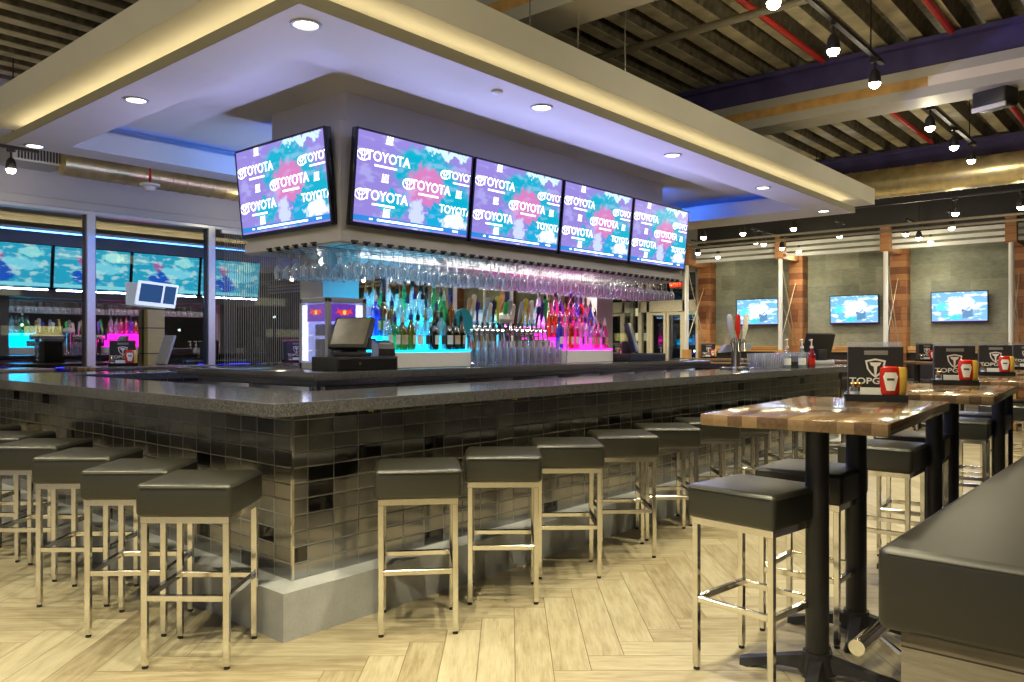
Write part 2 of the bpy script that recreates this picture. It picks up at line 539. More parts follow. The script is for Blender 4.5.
BOTTLE_COLOURS = {
    'clear': clear('clear spirit bottle glass', (0.9, 0.95, 0.97), 0.12, 0.30, 0.05, (0.75, 0.85, 0.9)),
    'blue': clear('blue bottle glass', (0.15, 0.3, 0.9), 0.12, 0.45, 0.05, (0.05, 0.15, 0.75)),
    'green': clear('green bottle glass', (0.2, 0.7, 0.35), 0.12, 0.45, 0.05, (0.04, 0.42, 0.18)),
    'amber': clear('amber bottle glass', (0.7, 0.35, 0.08), 0.12, 0.5, 0.05, (0.42, 0.16, 0.03)),
    'dark': clear('dark bottle glass', (0.1, 0.06, 0.04), 0.12, 0.7, 0.05, (0.04, 0.02, 0.015)),
    'pink': clear('pink bottle glass', (0.9, 0.35, 0.6), 0.12, 0.4, 0.05, (0.75, 0.12, 0.4)),
    'red': clear('red bottle glass', (0.8, 0.08, 0.06), 0.12, 0.5, 0.05, (0.55, 0.03, 0.03)),
    'violet': clear('violet bottle glass', (0.5, 0.25, 0.9), 0.12, 0.4, 0.05, (0.3, 0.12, 0.7)),
}

# ------------------------------------------------------------------ geometry helpers


def NB():
    return bmesh.new()


def box(bm, x0, x1, y0, y1, z0, z1, bev=0.0, seg=2):
    m = Matrix.Translation(((x0 + x1) / 2, (y0 + y1) / 2, (z0 + z1) / 2)) @ Matrix.Diagonal((abs(x1 - x0), abs(y1 - y0), abs(z1 - z0), 1))
    r = bmesh.ops.create_cube(bm, size=1.0, matrix=m)
    if bev > 0:
        es = list({e for v in r['verts'] for e in v.link_edges})
        bmesh.ops.bevel(bm, geom=es, offset=bev, segments=seg, profile=0.5, affect='EDGES', clamp_overlap=True)
    return bm


def tube(bm, p0, p1, r, n=12, r2=None, caps=True):
    p0, p1 = Vector(p0), Vector(p1)
    d = p1 - p0
    m = Matrix.Translation((p0 + p1) / 2) @ d.to_track_quat('Z', 'Y').to_matrix().to_4x4()
    bmesh.ops.create_cone(bm, cap_ends=caps, cap_tris=False, segments=n, radius1=r, radius2=r if r2 is None else r2, depth=d.length, matrix=m)
    return bm


def bar(bm, p0, p1, w, h=None):
    """A square-section bar between two points."""
    p0, p1 = Vector(p0), Vector(p1)
    d = p1 - p0
    m = Matrix.Translation((p0 + p1) / 2) @ d.to_track_quat('Z', 'Y').to_matrix().to_4x4() @ Matrix.Diagonal((w, h or w, d.length, 1))
    bmesh.ops.create_cube(bm, size=1.0, matrix=m)
    return bm


def lathe(bm, prof, n=16, c=(0, 0, 0), close=False, sx=1.0, sy=1.0):
    rings = []
    for r, z in prof:
        if r < 1e-5:
            rings.append([bm.verts.new((c[0], c[1], c[2] + z))])
        else:
            rings.append([bm.verts.new((c[0] + sx * r * math.cos(2 * PI * k / n), c[1] + sy * r * math.sin(2 * PI * k / n), c[2] + z)) for k in range(n)])
    for a, b in zip(rings, rings[1:]):
        for k in range(n):
            q = [a[k % len(a)], a[(k + 1) % len(a)], b[(k + 1) % len(b)], b[k % len(b)]]
            q = list(dict.fromkeys(q))
            if len(q) > 2:
                bm.faces.new(q)
    return bm


def prism(bm, pts, axis, a, b):
    """Extrude an outline (2-D points) along an axis from a to b."""
    def p(u, v, w):
        return {'x': (w, u, v), 'y': (u, w, v), 'z': (u, v, w)}[axis]
    A = [bm.verts.new(p(u, v, a)) for u, v in pts]
    B = [bm.verts.new(p(u, v, b)) for u, v in pts]
    n = len(pts)
    for k in range(n):
        bm.faces.new((A[k], A[(k + 1) % n], B[(k + 1) % n], B[k]))
    bm.faces.new(A)
    bm.faces.new(B)
    return bm


def frame_ring(bm, x0, x1, y0, y1, ix0, ix1, iy0, iy1, z0, z1):
    """A flat rectangular ring, mitred at its corners."""
    o = [(x0, y0), (x1, y0), (x1, y1), (x0, y1)]
    i = [(ix0, iy0), (ix1, iy0), (ix1, iy1), (ix0, iy1)]
    V = {}
    for z in (z0, z1):
        for k in range(4):
            V['o', k, z] = bm.verts.new((*o[k], z))
            V['i', k, z] = bm.verts.new((*i[k], z))
    for k in range(4):
        j = (k + 1) % 4
        bm.faces.new((V['o', k, z0], V['o', j, z0], V['o', j, z1], V['o', k, z1]))
        bm.faces.new((V['i', k, z0], V['i', j, z0], V['i', j, z1], V['i', k, z1]))
        for z in (z0, z1):
            bm.faces.new((V['o', k, z], V['o', j, z], V['i', j, z], V['i', k, z]))
    return bm


def obj(name, bm, mat, parent=None, smooth=True, loc=None, rot=None):
    bmesh.ops.recalc_face_normals(bm, faces=bm.faces)
    me = bpy.data.meshes.new(name)
    bm.to_mesh(me)
    bm.free()
    me.materials.append(M[mat] if isinstance(mat, str) else mat)
    if smooth:
        me.polygons.foreach_set('use_smooth', [True] * len(me.polygons))
        me.set_sharp_from_angle(angle=R(35))
    o = bpy.data.objects.new(name, me)
    C.objects.link(o)
    if parent is not None:
        o.parent = parent
    if loc is not None:
        o.location = loc
    if rot is not None:
        o.rotation_euler = rot
    return o


def tag(o, label, cat, group=None):
    o['label'] = label
    o['category'] = cat
    if group:
        o['group'] = group
    return o


def thing(name, label, cat, loc=(0, 0, 0), rz=0.0, group=None):
    o = bpy.data.objects.new(name, None)
    o.empty_display_size = 0.1
    C.objects.link(o)
    o.location = loc
    o.rotation_euler = (0, 0, rz)
    return tag(o, label, cat, group)


def dup(root, loc, rz=None, label=None, group=None, tilt=None):
    r = root.copy()
    C.objects.link(r)
    r.location = loc
    if rz is not None:
        r.rotation_euler = (tilt or 0.0, 0, rz)
    if label:
        r['label'] = label
    if group:
        r['group'] = group
    for ch in list(root.children):
        c = ch.copy()
        C.objects.link(c)
        c.parent = r
        for g in list(ch.children):
            d = g.copy()
            C.objects.link(d)
            d.parent = c
    return r


def structure(name, bm, mat, parent=None, smooth=False):
    o = obj(name, bm, mat, parent, smooth)
    if parent is None:
        o['kind'] = 'structure'
    return o


def text_mesh(body, size, depth=0.001, sx=1.0):
    """Lettering as a mesh in the x-z plane, centred, facing -y."""
    cu = bpy.data.curves.new('lettering', 'FONT')
    cu.body = body
    cu.size = size
    cu.extrude = depth
    cu.offset = size * 0.018
    cu.align_x = 'CENTER'
    cu.align_y = 'CENTER'
    cu.resolution_u = 3
    o = bpy.data.objects.new('lettering', cu)
    C.objects.link(o)
    dg = bpy.context.evaluated_depsgraph_get()
    me = bpy.data.meshes.new_from_object(o.evaluated_get(dg))
    bpy.data.objects.remove(o)
    me.transform(Matrix.Rotation(PI / 2, 4, 'X') @ Matrix.Diagonal((sx, 1, 1, 1)))
    return me


def add_text(bm, body, size, x, z, y=0.0, sx=1.0):
    me = text_mesh(body, size, 0.0006, sx)
    me.transform(Matrix.Translation((x, y, z)))
    bm.from_mesh(me)
    bpy.data.meshes.remove(me)


def ring(bm, cx, cz, rx, rz, w, y=0.0, n=20):
    """A flat elliptical ring in the x-z plane."""
    a = [bm.verts.new((cx + rx * math.cos(2 * PI * k / n), y, cz + rz * math.sin(2 * PI * k / n))) for k in range(n)]
    b = [bm.verts.new((cx + (rx - w) * math.cos(2 * PI * k / n), y, cz + (rz - w) * math.sin(2 * PI * k / n))) for k in range(n)]
    for k in range(n):
        bm.faces.new((a[k], a[(k + 1) % n], b[(k + 1) % n], b[k]))


def poly(bm, pts, y=0.0):
    bm.faces.new([bm.verts.new((px, y, pz)) for px, pz in pts])


ORD = ['first', 'second', 'third', 'fourth', 'fifth', 'sixth', 'seventh', 'eighth', 'ninth', 'tenth', 'eleventh', 'twelfth', 'thirteenth', 'fourteenth']

# ------------------------------------------------------------------ the room shell
XW, YW = 13.0, 6.2                                # end wall and window wall
structure('floor', box(NB(), -7, XW + 0.2, -7, YW + 0.15, -0.1, 0.0), 'floor')

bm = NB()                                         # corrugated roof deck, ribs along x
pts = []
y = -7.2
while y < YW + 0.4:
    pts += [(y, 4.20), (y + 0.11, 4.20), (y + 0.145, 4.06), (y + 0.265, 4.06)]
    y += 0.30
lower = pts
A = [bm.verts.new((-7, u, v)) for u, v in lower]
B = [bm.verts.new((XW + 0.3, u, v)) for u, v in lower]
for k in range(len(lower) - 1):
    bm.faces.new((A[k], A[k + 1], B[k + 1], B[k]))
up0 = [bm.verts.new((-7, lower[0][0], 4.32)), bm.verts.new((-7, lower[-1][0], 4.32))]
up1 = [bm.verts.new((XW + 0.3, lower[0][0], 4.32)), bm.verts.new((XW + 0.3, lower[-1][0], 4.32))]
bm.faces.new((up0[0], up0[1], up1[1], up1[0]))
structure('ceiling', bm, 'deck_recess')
bm = NB()
y = -7.2
while y < YW + 0.4:
    box(bm, -7, XW + 0.3, y + 0.145, y + 0.265, 4.052, 4.0605)
    y += 0.30
structure('trim_4', bm, 'deck')
structure('wall_bench_side', box(NB(), -7, XW + 0.2, -7.2, -7.0, 0, 4.3), 'wall_dark')

structure('wall_end', box(NB(), XW, XW + 0.2, -7, 4.72, 0, 4.3), 'slate')
bm = box(NB(), XW, XW + 0.2, 4.72, YW + 0.15, 2.92, 4.3)
structure('wall_entrance', bm, 'paint_grey')
structure('wall_window', box(NB(), -7, XW + 0.2, YW, YW + 0.15, 2.86, 4.3), 'wall_lilac')

# window bays of the long glass wall
mx = [-2.79 + 1.435 * k for k in range(12)]
for k in range(11):
    x0, x1 = mx[k], min(mx[k + 1], XW)
    w = bpy.data.objects.new('window_%d' % (k + 1), None)
    w['kind'] = 'structure'
    C.objects.link(w)
    w.location = (x0, YW, 0)
    wd = x1 - x0
    bm = NB()
    box(bm, -0.045, 0.045, -0.05, 0.09, 0.0, 2.86, 0.004, 1)
    box(bm, 0.045, wd - 0.045, -0.05, 0.09, 2.76, 2.86, 0.004, 1)
    box(bm, 0.045, wd - 0.045, -0.05, 0.09, 0.0, 0.12, 0.004, 1)
    obj('window_frame', bm, 'alu', w, False)
    obj('gasket', box(box(NB(), -0.056, -0.045, -0.03, 0.07, 0.12, 2.76), 0.045, 0.056, -0.03, 0.07, 0.12, 2.76), 'alu_dark', w, False)
    obj('pane', box(NB(), 0.05, wd - 0.05, 0.015, 0.03, 0.12, 2.76), 'window_glass', w, False)
structure('trim_1', box(NB(), -7, XW, YW - 0.075, YW - 0.002, 2.80, 2.885, 0.004, 1), 'wall_lilac')

# entrance glazing in the end wall, y 4.72 .. 6.15
w = bpy.data.objects.new('window_12', None)
w['kind'] = 'structure'
C.objects.link(w)
w.location = (XW, 0, 0)
bm = NB()
for yy in (4.72, 5.03, 5.90, 6.12):
    box(bm, -0.06, 0.08, yy - 0.035, yy + 0.035, 0, 2.92, 0.004, 1)
for zz, h in ((2.87, 0.05), (2.12, 0.12)):
    box(bm, -0.06, 0.08, 4.72, 6.12, zz - h, zz + h, 0.004, 1)
obj('window_frame', bm, 'ivory', w, False)
obj('pane', box(box(box(NB(), 0, 0.012, 4.75, 5.0, 0.05, 2.0), 0, 0.012, 5.93, 6.09, 0.05, 2.0), 0, 0.012, 4.75, 6.09, 2.24, 2.82), 'door_glass', w, False)
for k, (ya, yb) in enumerate(((5.07, 5.455), (5.475, 5.86))):
    d = bpy.data.objects.new('door_%d' % (k + 1), None)
    d['kind'] = 'structure'
    C.objects.link(d)
    d.location = (XW, ya, 0)
    W = yb - ya
    bm = NB()
    for a, b2 in ((0, 0.055), (W - 0.055, W)):
        box(bm, -0.04, 0.03, a, b2, 0.02, 1.99, 0.003, 1)
    for a, b2 in ((0.02, 0.14), (1.93, 1.99)):
        box(bm, -0.04, 0.03, 0.055, W - 0.055, a, b2, 0.003, 1)
    obj('door_frame', bm, 'ivory', d, False)
    obj('pane', box(NB(), -0.01, 0.005, 0.055, W - 0.055, 0.14, 1.93), 'door_glass', d, False)
    hx = 0.09 if k == 1 else W - 0.09
    bm = tube(NB(), (-0.08, hx, 0.85), (-0.08, hx, 1.25), 0.012, 8)
    tube(bm, (-0.08, hx, 0.88), (-0.03, hx, 0.88), 0.008, 8)
    tube(bm, (-0.08, hx, 1.22), (-0.03, hx, 1.22), 0.008, 8)
    obj('door_handle', bm, 'steel', d)

# outside, at night
structure('ground_outside', box(NB(), -20, 40, YW + 0.16, 40, -0.25, -0.12), 'asphalt')
structure('ground_entrance', box(NB(), XW + 0.21, 40, -10, YW + 0.15, -0.25, -0.12), 'asphalt')
for nm, lb, (x0, x1, y0, y1), rot in (('office_building', 'dark office block with a few lit windows beyond the glass wall', (-14, 26, 17, 22), 0),
                                      ('parking_garage', 'dark block with lit openings beyond the entrance doors', (20, 24, -6, 16.5), 1)):
    t = thing(nm, lb, 'building')
    obj('facade', box(NB(), x0, x1, y0, y1, -0.12, 9.0), 'night', t, False)
    rr = random.Random(3)
    for k in range(16):
        if rot == 0:
            cx, cz = rr.uniform(3, 16), rr.choice((1.5, 2.4, 3.3))
            bm = box(NB(), cx, cx + rr.uniform(0.4, 1.3), y0 - 0.03, y0 - 0.005, cz, cz + 0.22)
        else:
            cy, cz = rr.uniform(6, 14), rr.choice((1.4, 2.2))
            bm = box(NB(), x0 - 0.03, x0 - 0.005, cy, cy + rr.uniform(0.3, 0.8), cz, cz + 0.25)
        obj('lit_window', bm, 'city', t, False)
for k, (x, y, z) in enumerate(((3.0, 13, 1.75), (4.6, 14, 1.9), (6.2, 13.5, 1.7), (7.9, 12.5, 2.0), (9.3, 13.5, 1.75), (10.6, 12.5, 1.9), (17.5, 8.0, 1.2), (17.5, 7.2, 1.2))):
    t = thing('street_lamp', '%s dim street lamp outside in the dark, counting away from the glass wall corner' % ORD[k], 'lamp', (x, y, -0.12))
    obj('pole', tube(NB(), (0, 0, 0), (0, 0, z), 0.03, 8), 'night', t)
    obj('lantern', lathe(NB(), [(0, z), (0.02, z + 0.01), (0.028, z + 0.04), (0, z + 0.06)], 10), 'lamp_far', t)

# ------------------------------------------------------------------ steel beams with slatted casing
for k, X0 in enumerate((1.93, 5.55, 9.75)):
    b = bpy.data.objects.new('ceiling_beam', None)
    b['kind'] = 'structure'
    C.objects.link(b)
    b.location = (X0, 0, 0)
    ya, yb = -7, YW
    bm = NB()
    box(bm, 0.06, 0.10, ya, yb, 3.74, 4.02)
    box(bm, -0.02, 0.30, ya, yb, 3.98, 4.02)
    box(bm, 0.06, 0.30, ya, yb, 3.72, 3.765)
    obj('web', bm, 'beam_dark', b, False)
    bm = box(NB(), 0.0, 0.34, ya, yb, 3.68, 3.765)
    obj('upper_board', bm, 'beam_trim', b, False)
    obj('lower_board', box(NB(), 0.0, 0.34, ya, yb, 3.50, 3.59), 'beam_trim', b, False)
    obj('inset_strip', box(NB(), 0.004, 0.336, ya, -1.40, 3.59, 3.68), 'cream', b, False)  # light on the inset is put into the colour: bright cream here, amber beyond
    obj('inset_strip', box(NB(), 0.004, 0.336, -1.40, yb, 3.59, 3.68), 'amber_lit', b, False)
bm = NB()                                          # slat rails across the fins at the end wall
for z0 in (2.90, 3.00, 3.105):
    box(bm, 12.10, 12.14, -7, 4.30, z0, z0 + 0.058)
structure('trim_2', bm, 'white')
structure('trim_3', box(NB(), 12.16, 12.30, -7, 4.30, 3.17, 4.06), 'black')

# pipes and ducts
tag(obj('conduit_pipe', tube(NB(), (3.75, -6.5, 3.88), (3.75, 5.5, 3.88), 0.032, 12), 'pipe'), 'grey conduit pipe crossing under the corrugated deck', 'pipe')
for yy, lb in ((-1.59, 'red sprinkler pipe close under the deck above the high tables'), (-0.49, 'red sprinkler pipe under the deck beside the tray soffit')):
    tag(obj('sprinkler_pipe', tube(NB(), (3.2, yy, 4.02), (9.6, yy, 4.02), 0.028, 10), 'red_pipe'), lb, 'pipe')
for xx, zz, lb in ((10.3, 2.97, 'lower pale conduit running across in front of the slat rails'), (10.22, 3.04, 'upper pale conduit running across in front of the slat rails')):
    tag(obj('conduit_pipe', tube(NB(), (xx, -6.5, zz), (xx, 5.8, zz), 0.018, 8), 'pipe'), lb, 'pipe')


def spiral_duct(p0, p1, r, label, n=24):
    t = thing('spiral_duct', label, 'duct', p0)
    d = Vector(p1) - Vector(p0)
    bm = tube(NB(), (0, 0, 0), d, r, n)
    k = int(d.length / 0.16)
    for i in range(1, k):
        a = d * (i / k)
        tube(bm, a - d.normalized() * 0.006, a + d.normalized() * 0.006, r + 0.006, n)
    obj('duct_wall', bm, 'duct', t)
    return t


spiral_duct((8.95, -6.0, 3.42), (8.95, 5.2, 3.42), 0.19, 'large galvanised spiral duct crossing behind the second beam')
spiral_duct((1.05, 5.72, 3.20), (8.2, 5.72, 3.20), 0.13, 'slim galvanised spiral duct running along above the windows')
t = thing('air_vent', 'dark slotted air vent grille above the windows', 'vent', (0.86, 5.78, 3.26))
obj('vent_frame', frame_ring(NB(), -0.24, 0.24, -0.02, 0.02, -0.20, 0.20, -0.005, 0.005, -0.09, 0.09), 'alu', t, False)
t.rotation_euler = (0, 0, 0)
bm = box(NB(), -0.24, 0.24, 0.0, 0.40, -0.09, 0.09)
obj('plenum', bm, 'grey_plastic', t, False)
bm = NB()
for k in range(14):
    box(bm, -0.20 + k * 0.0295, -0.188 + k * 0.0295, -0.035, 0.0, -0.07, 0.07)
obj('slat', bm, 'black', t, False)
t = thing('smoke_detector', 'white dome smoke detector hanging on a short red stem', 'detector', at(150, 186, y=5.3))
obj('dome', lathe(NB(), [(0, -0.06), (0.04, -0.05), (0.06, -0.01), (0.10, 0.0), (0.10, 0.02), (0, 0.02)], 16), 'white', t)
obj('stem', tube(NB(), (0, 0, 0.02), (0, 0, 4.07 - t.location.z), 0.014, 8), 'red_pipe', t)
p = at(995, 103, z=3.40)
t = thing('hanging_speaker', 'black box speaker with a white lower edge hanging between the beams', 'speaker', p, R(-20))
obj('cabinet', box(NB(), -0.10, 0.10, -0.15, 0.15, -0.05, 0.17, 0.03, 3), 'black', t)
obj('lower_edge', box(NB(), -0.106, -0.085, -0.145, 0.145, -0.07, -0.03, 0.006, 2), 'white', t)
obj('bracket', box(NB(), -0.02, 0.02, -0.02, 0.02, 0.16, 0.66), 'black', t)

# ------------------------------------------------------------------ the tray soffit over the bar
ZS = 2.88
tray = bpy.data.objects.new('ceiling_soffit', None)
tray['kind'] = 'structure'
C.objects.link(tray)
obj('lower_ring', frame_ring(NB(), -0.03, 7.70, -0.10, 3.84, 0.34, 7.04, 0.29, 3.54, ZS, ZS + 0.065), 'paint', tray, False)
bm = NB()                                          # vertical edges, darkened by colour for their shade in front of the cove
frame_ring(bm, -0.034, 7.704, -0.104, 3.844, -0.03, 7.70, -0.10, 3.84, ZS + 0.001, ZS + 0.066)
obj('edge_shade', bm, 'paint_shadow', tray, False)
obj('inner_upstand', frame_ring(NB(), 0.28, 7.10, 0.23, 3.60, 0.34, 7.04, 0.29, 3.54, ZS + 0.065, ZS + 0.17), 'paint', tray, False)
obj('upper_frame', frame_ring(NB(), -0.16, 8.20, -0.18, 3.98, 0.16, 7.38, 0.12, 3.68, 3.035, 3.225), 'paint', tray, False)
obj('divider', frame_ring(NB(), 0.15, 7.40, 0.10, 3.70, 0.165, 7.385, 0.115, 3.685, ZS + 0.06, 3.14), 'paint', tray, False)  # unseen ring added to keep warm cove light out of the recess
obj('recess_ceiling', box(NB(), 0.13, 7.42, 0.08, 3.72, 3.13, 3.17), 'paint', tray, False)
for nm, bm, mt, lb in (('cove_light_strip', frame_ring(NB(), 0.055, 7.62, -0.02, 3.76, 0.08, 7.595, 0.005, 3.735, ZS + 0.066, ZS + 0.078), 'cove', 'warm light strip hidden in the gap between the two soffit tiers'),
                       ('accent_light_strip', frame_ring(NB(), 0.20, 7.20, 0.15, 3.68, 0.225, 7.17, 0.175, 3.655, ZS + 0.07, ZS + 0.085), 'cove_blue', 'blue light strip hidden behind the inner upstand of the soffit')):
    tag(obj(nm, bm, mt, None, False), lb, 'light strip')
# the hanging rods
for k, (px, py) in enumerate(((530, 20), (578, 20), (625, 45))):
    p = at(px, py, y=-0.15)
    tag(obj('hanger_wire', tube(NB(), (p.x, -0.15, 3.23), (p.x, -0.15, 4.08), 0.005, 6), 'steel'), '%s thin hanger wire holding the soffit edge, counting from the bar corner' % ORD[k], 'wire', 'soffit hanger wires')

DL = [(0.13, 0.08), (0.13, 1.92), (0.14, 3.72), (1.945, 0.065), (3.69, 0.08), (5.50, 0.085), (7.32, 0.13)]
DLN = ['at the corner above the bar corner', 'second along the short side of the soffit', 'at the window end of the short side', 'second along the long side of the soffit',
       'third along the long side of the soffit', 'fourth along the long side of the soffit', 'at the entrance end of the long side']
proto = None
for (x, y), n in zip(DL, DLN):
    lb = 'round recessed downlight ' + n
    if proto is None:
        proto = thing('recessed_downlight', lb, 'ceiling light', (x, y, ZS), 0, 'downlights in the soffit')
        obj('trim_ring', lathe(NB(), [(0.075, 0.0), (0.075, -0.006), (0.060, -0.008), (0.054, 0.012)], 24), 'grey_plastic', proto)
        obj('lens', lathe(NB(), [(0, -0.002), (0.056, -0.002)], 24), 'downlight', proto)
    else:
        dup(proto, (x, y, ZS), 0, lb)
    s = spot((x, y, ZS - 0.03), 26, 140, 0.8, (1, 0.9, 0.72), 0.05)
t = thing('smoke_sensor', 'small round white sensor on the soffit underside', 'sensor', (1.50, 0.06, ZS))
obj('sensor_dome', lathe(NB(), [(0.035, 0), (0.035, -0.012), (0.022, -0.02), (0, -0.022)], 16), 'white', t)

# ------------------------------------------------------------------ the box that carries the televisions
BX0, BX1, BY0, BY1 = 1.22, 5.98, 1.25, 2.44
bx = bpy.data.objects.new('television_bulkhead', None)
bx['kind'] = 'structure'
C.objects.link(bx)
obj('upper_box', box(NB(), BX0 + 0.16, BX1 - 0.16, BY0 + 0.16, BY1 - 0.10, 2.84, 3.13), 'paint', bx, False)
obj('lower_box', box(NB(), BX0, BX1, BY0, BY1, 2.02, 2.86), 'paint', bx, False)
obj('lower_lip', frame_ring(NB(), BX0 - 0.012, BX1 + 0.012, BY0 - 0.012, BY1 + 0.012, BX0 + 0.02, BX1 - 0.02, BY0 + 0.02, BY1 - 0.02, 2.03, 2.10), 'paint', bx, False)
structure('column_1', box(NB(), 1.58, 1.93, 1.95, 2.25, 1.11, 2.03), 'paint')
structure('column_2', box(NB(), 5.30, 5.62, 1.95, 2.25, 1.11, 2.03), 'paint')

for loc, rx, rz, ln in (((3.6, BY1 - 0.08, 3.03), 90, 0, 4.3), ((BX1 - 0.14, 1.85, 3.03), 90, -90, 0.8)):   # added blue fill on the box, aimed at the far upstands
    d = bpy.data.lights.new('upstand_fill', 'AREA')
    d.shape = 'RECTANGLE'
    d.size, d.size_y = ln, 0.03
    d.energy = 9 if ln > 1 else 5
    d.color = (0.03, 0.16, 1.0)
    d.spread = R(70)
    o = bpy.data.objects.new('upstand_fill', d)
    o.location = loc
    o.rotation_euler = (R(rx), 0, R(rz))
    C.objects.link(o)

# glass hanging rails
rack = thing('glass_rack', 'long overhead stemware rack of dark T rails under the television box', 'glass rack', (0, 0, 2.02))


def t_rail(p0, p1):
    d = (Vector(p1) - Vector(p0)).normalized()
    bm = NB()
    for (a, b, w, h, dz) in ((p0, p1, 0.052, 0.012, 0.018), (p0, p1, 0.012, 0.018, 0.005)):
        a, b = Vector(a), Vector(b)
        a = a + Vector((0, 0, dz))
        b = b + Vector((0, 0, dz))
        if abs(d.x) > abs(d.y):
            box(bm, min(a.x, b.x), max(a.x, b.x), a.y - w / 2, a.y + w / 2, a.z - h / 2, a.z + h / 2)
        else:
            box(bm, a.x - w / 2, a.x + w / 2, min(a.y, b.y), max(a.y, b.y), a.z - h / 2, a.z + h / 2)
    return bm


PITCH = 0.1076
NX = 43
for k in range(NX):
    x = 1.325 + k * PITCH
    deep = 1.46 if x < 1.98 else 1.80
    obj('rail', t_rail((x, BY0 - 0.03, 0), (x, deep, 0)), 'black', rack, False)
for k in range(6):
    y = 1.534 + k * 0.1118
    obj('rail', t_rail((BX0 - 0.03, y, 0), (1.86, y, 0)), 'black', rack, False)

t = thing('under_light', 'slim white light bar under the television box behind the hanging glasses', 'light strip', (3.6, 2.02, 1.985))
obj('casing', box(NB(), -2.1, 2.1, -0.02, 0.02, 0.0, 0.035), 'white', t, False)
obj('lens', box(NB(), -2.09, 2.09, -0.022, -0.0205, 0.012, 0.022), 'label_white', t, False)
for xx in (2.2, 3.6, 5.0):
    d = bpy.data.lights.new('under_lamp', 'AREA')
    d.shape = 'RECTANGLE'
    d.size, d.size_y = 1.3, 0.04
    d.energy = 10
    d.color = (1.0, 0.96, 0.90)
    o = bpy.data.objects.new('under_lamp', d)
    o.location = (xx, 1.985, 1.98)
    o.rotation_euler = (R(-35), 0, 0)
    C.objects.link(o)

# the glasses that hang in it
gl = NB()
lathe(gl, [(0, 0.0), (0.034, -0.001), (0.033, -0.004), (0.008, -0.008), (0.0042, -0.02), (0.004, -0.096), (0.008, -0.105), (0.026, -0.119), (0.038, -0.144), (0.038, -0.164), (0.032, -0.206),
           (0.0305, -0.206), (0.0365, -0.164), (0.0365, -0.145), (0.025, -0.122), (0, -0.111)], 12)
gproto = None
GZ = 2.016


def hang_glass(x, y, first_label, group):
    global gproto
    if gproto is None:
        gproto = obj('wine_glass', gl, 'wine_glass', None, True, (x, y, GZ))
        tag(gproto, first_label, 'glass', group)
        return
    o = gproto.copy()
    C.objects.link(o)
    o.location = (x, y, GZ)
    o.rotation_euler = (0, 0, random.uniform(0, 6))
    o['label'], o['group'] = first_label, group


for k in range(NX - 1):
    x = 1.325 + (k + 0.5) * PITCH
    rows = 2 if x < 1.98 else 5
    for r in range(rows):
        if random.random() < 0.04 and r > 1:
            continue
        hang_glass(x, BY0 + 0.03 + r * 0.098 + random.uniform(-0.008, 0.008), 'clear wine glass hanging upside down from the rails along the long side', 'wine glasses hung along the long side')
for k in range(5):
    y = 1.534 + (k + 0.5) * 0.1118
    for r in range(6):
        hang_glass(BX0 + 0.03 + r * 0.1 + random.uniform(-0.008, 0.008), y, 'clear wine glass hanging upside down at the short end by the fridge', 'wine glasses hung at the short end')

# ------------------------------------------------------------------ televisions


def lettering_sheet():
    """The repeated sponsor wall seen on the broadcast: emblem and word."""
    bm = NB()
    def mark(x, z, s):
        ring(bm, x - 0.148 * s, z, 0.050 * s, 0.036 * s, 0.008 * s)
        ring(bm, x - 0.148 * s, z + 0.012 * s, 0.031 * s, 0.018 * s, 0.006 * s)
        ring(bm, x - 0.148 * s, z - 0.002 * s, 0.015 * s, 0.032 * s, 0.006 * s)
        add_text(bm, 'TOYOTA', 0.085 * s, x + 0.05 * s, z + 0.004, 0, 1.0)
        poly(bm, [(x - 0.06 * s, z - 0.055 * s), (x + 0.12 * s, z - 0.055 * s), (x + 0.12 * s, z - 0.042 * s), (x - 0.06 * s, z - 0.042 * s)])
    def small(x, z):
        poly(bm, [(x - 0.035, z - 0.03), (x + 0.03, z - 0.03), (x + 0.035, z - 0.016), (x - 0.03, z - 0.016)])
        for q in (-0.03, -0.008, 0.014):
            poly(bm, [(x + q, z - 0.012), (x + q + 0.014, z - 0.012), (x + q + 0.02, z + 0.03), (x + q + 0.006, z + 0.03)])
    mark(-0.335, 0.150, 1.15)
    mark(0.430, 0.135, 1.0)
    mark(0.09, 0.010, 1.15)
    mark(-0.335, -0.120, 1.15)
    add_text(bm, 'TOYOTA', 0.085, 0.42, -0.125)
    small(-0.30, 0.016)
    small(0.44, 0.006)
    small(-0.28, 0.285)
    small(-0.27, -0.225)
    poly(bm, [(-0.35, -0.288), (0.30, -0.288), (0.30, -0.274), (-0.35, -0.274)])
    poly(bm, [(-0.42, -0.287), (-0.39, -0.287), (-0.39, -0.275), (-0.42, -0.275)])
    poly(bm, [(0.40, -0.287), (0.46, -0.287), (0.46, -0.275), (0.40, -0.275)])
    for sg in (-1, 1):
        bmesh.ops.bisect_plane(bm, geom=bm.verts[:] + bm.edges[:] + bm.faces[:], plane_co=(sg * 0.556, 0, 0), plane_no=(sg, 0, 0), clear_outer=True)
    return bm


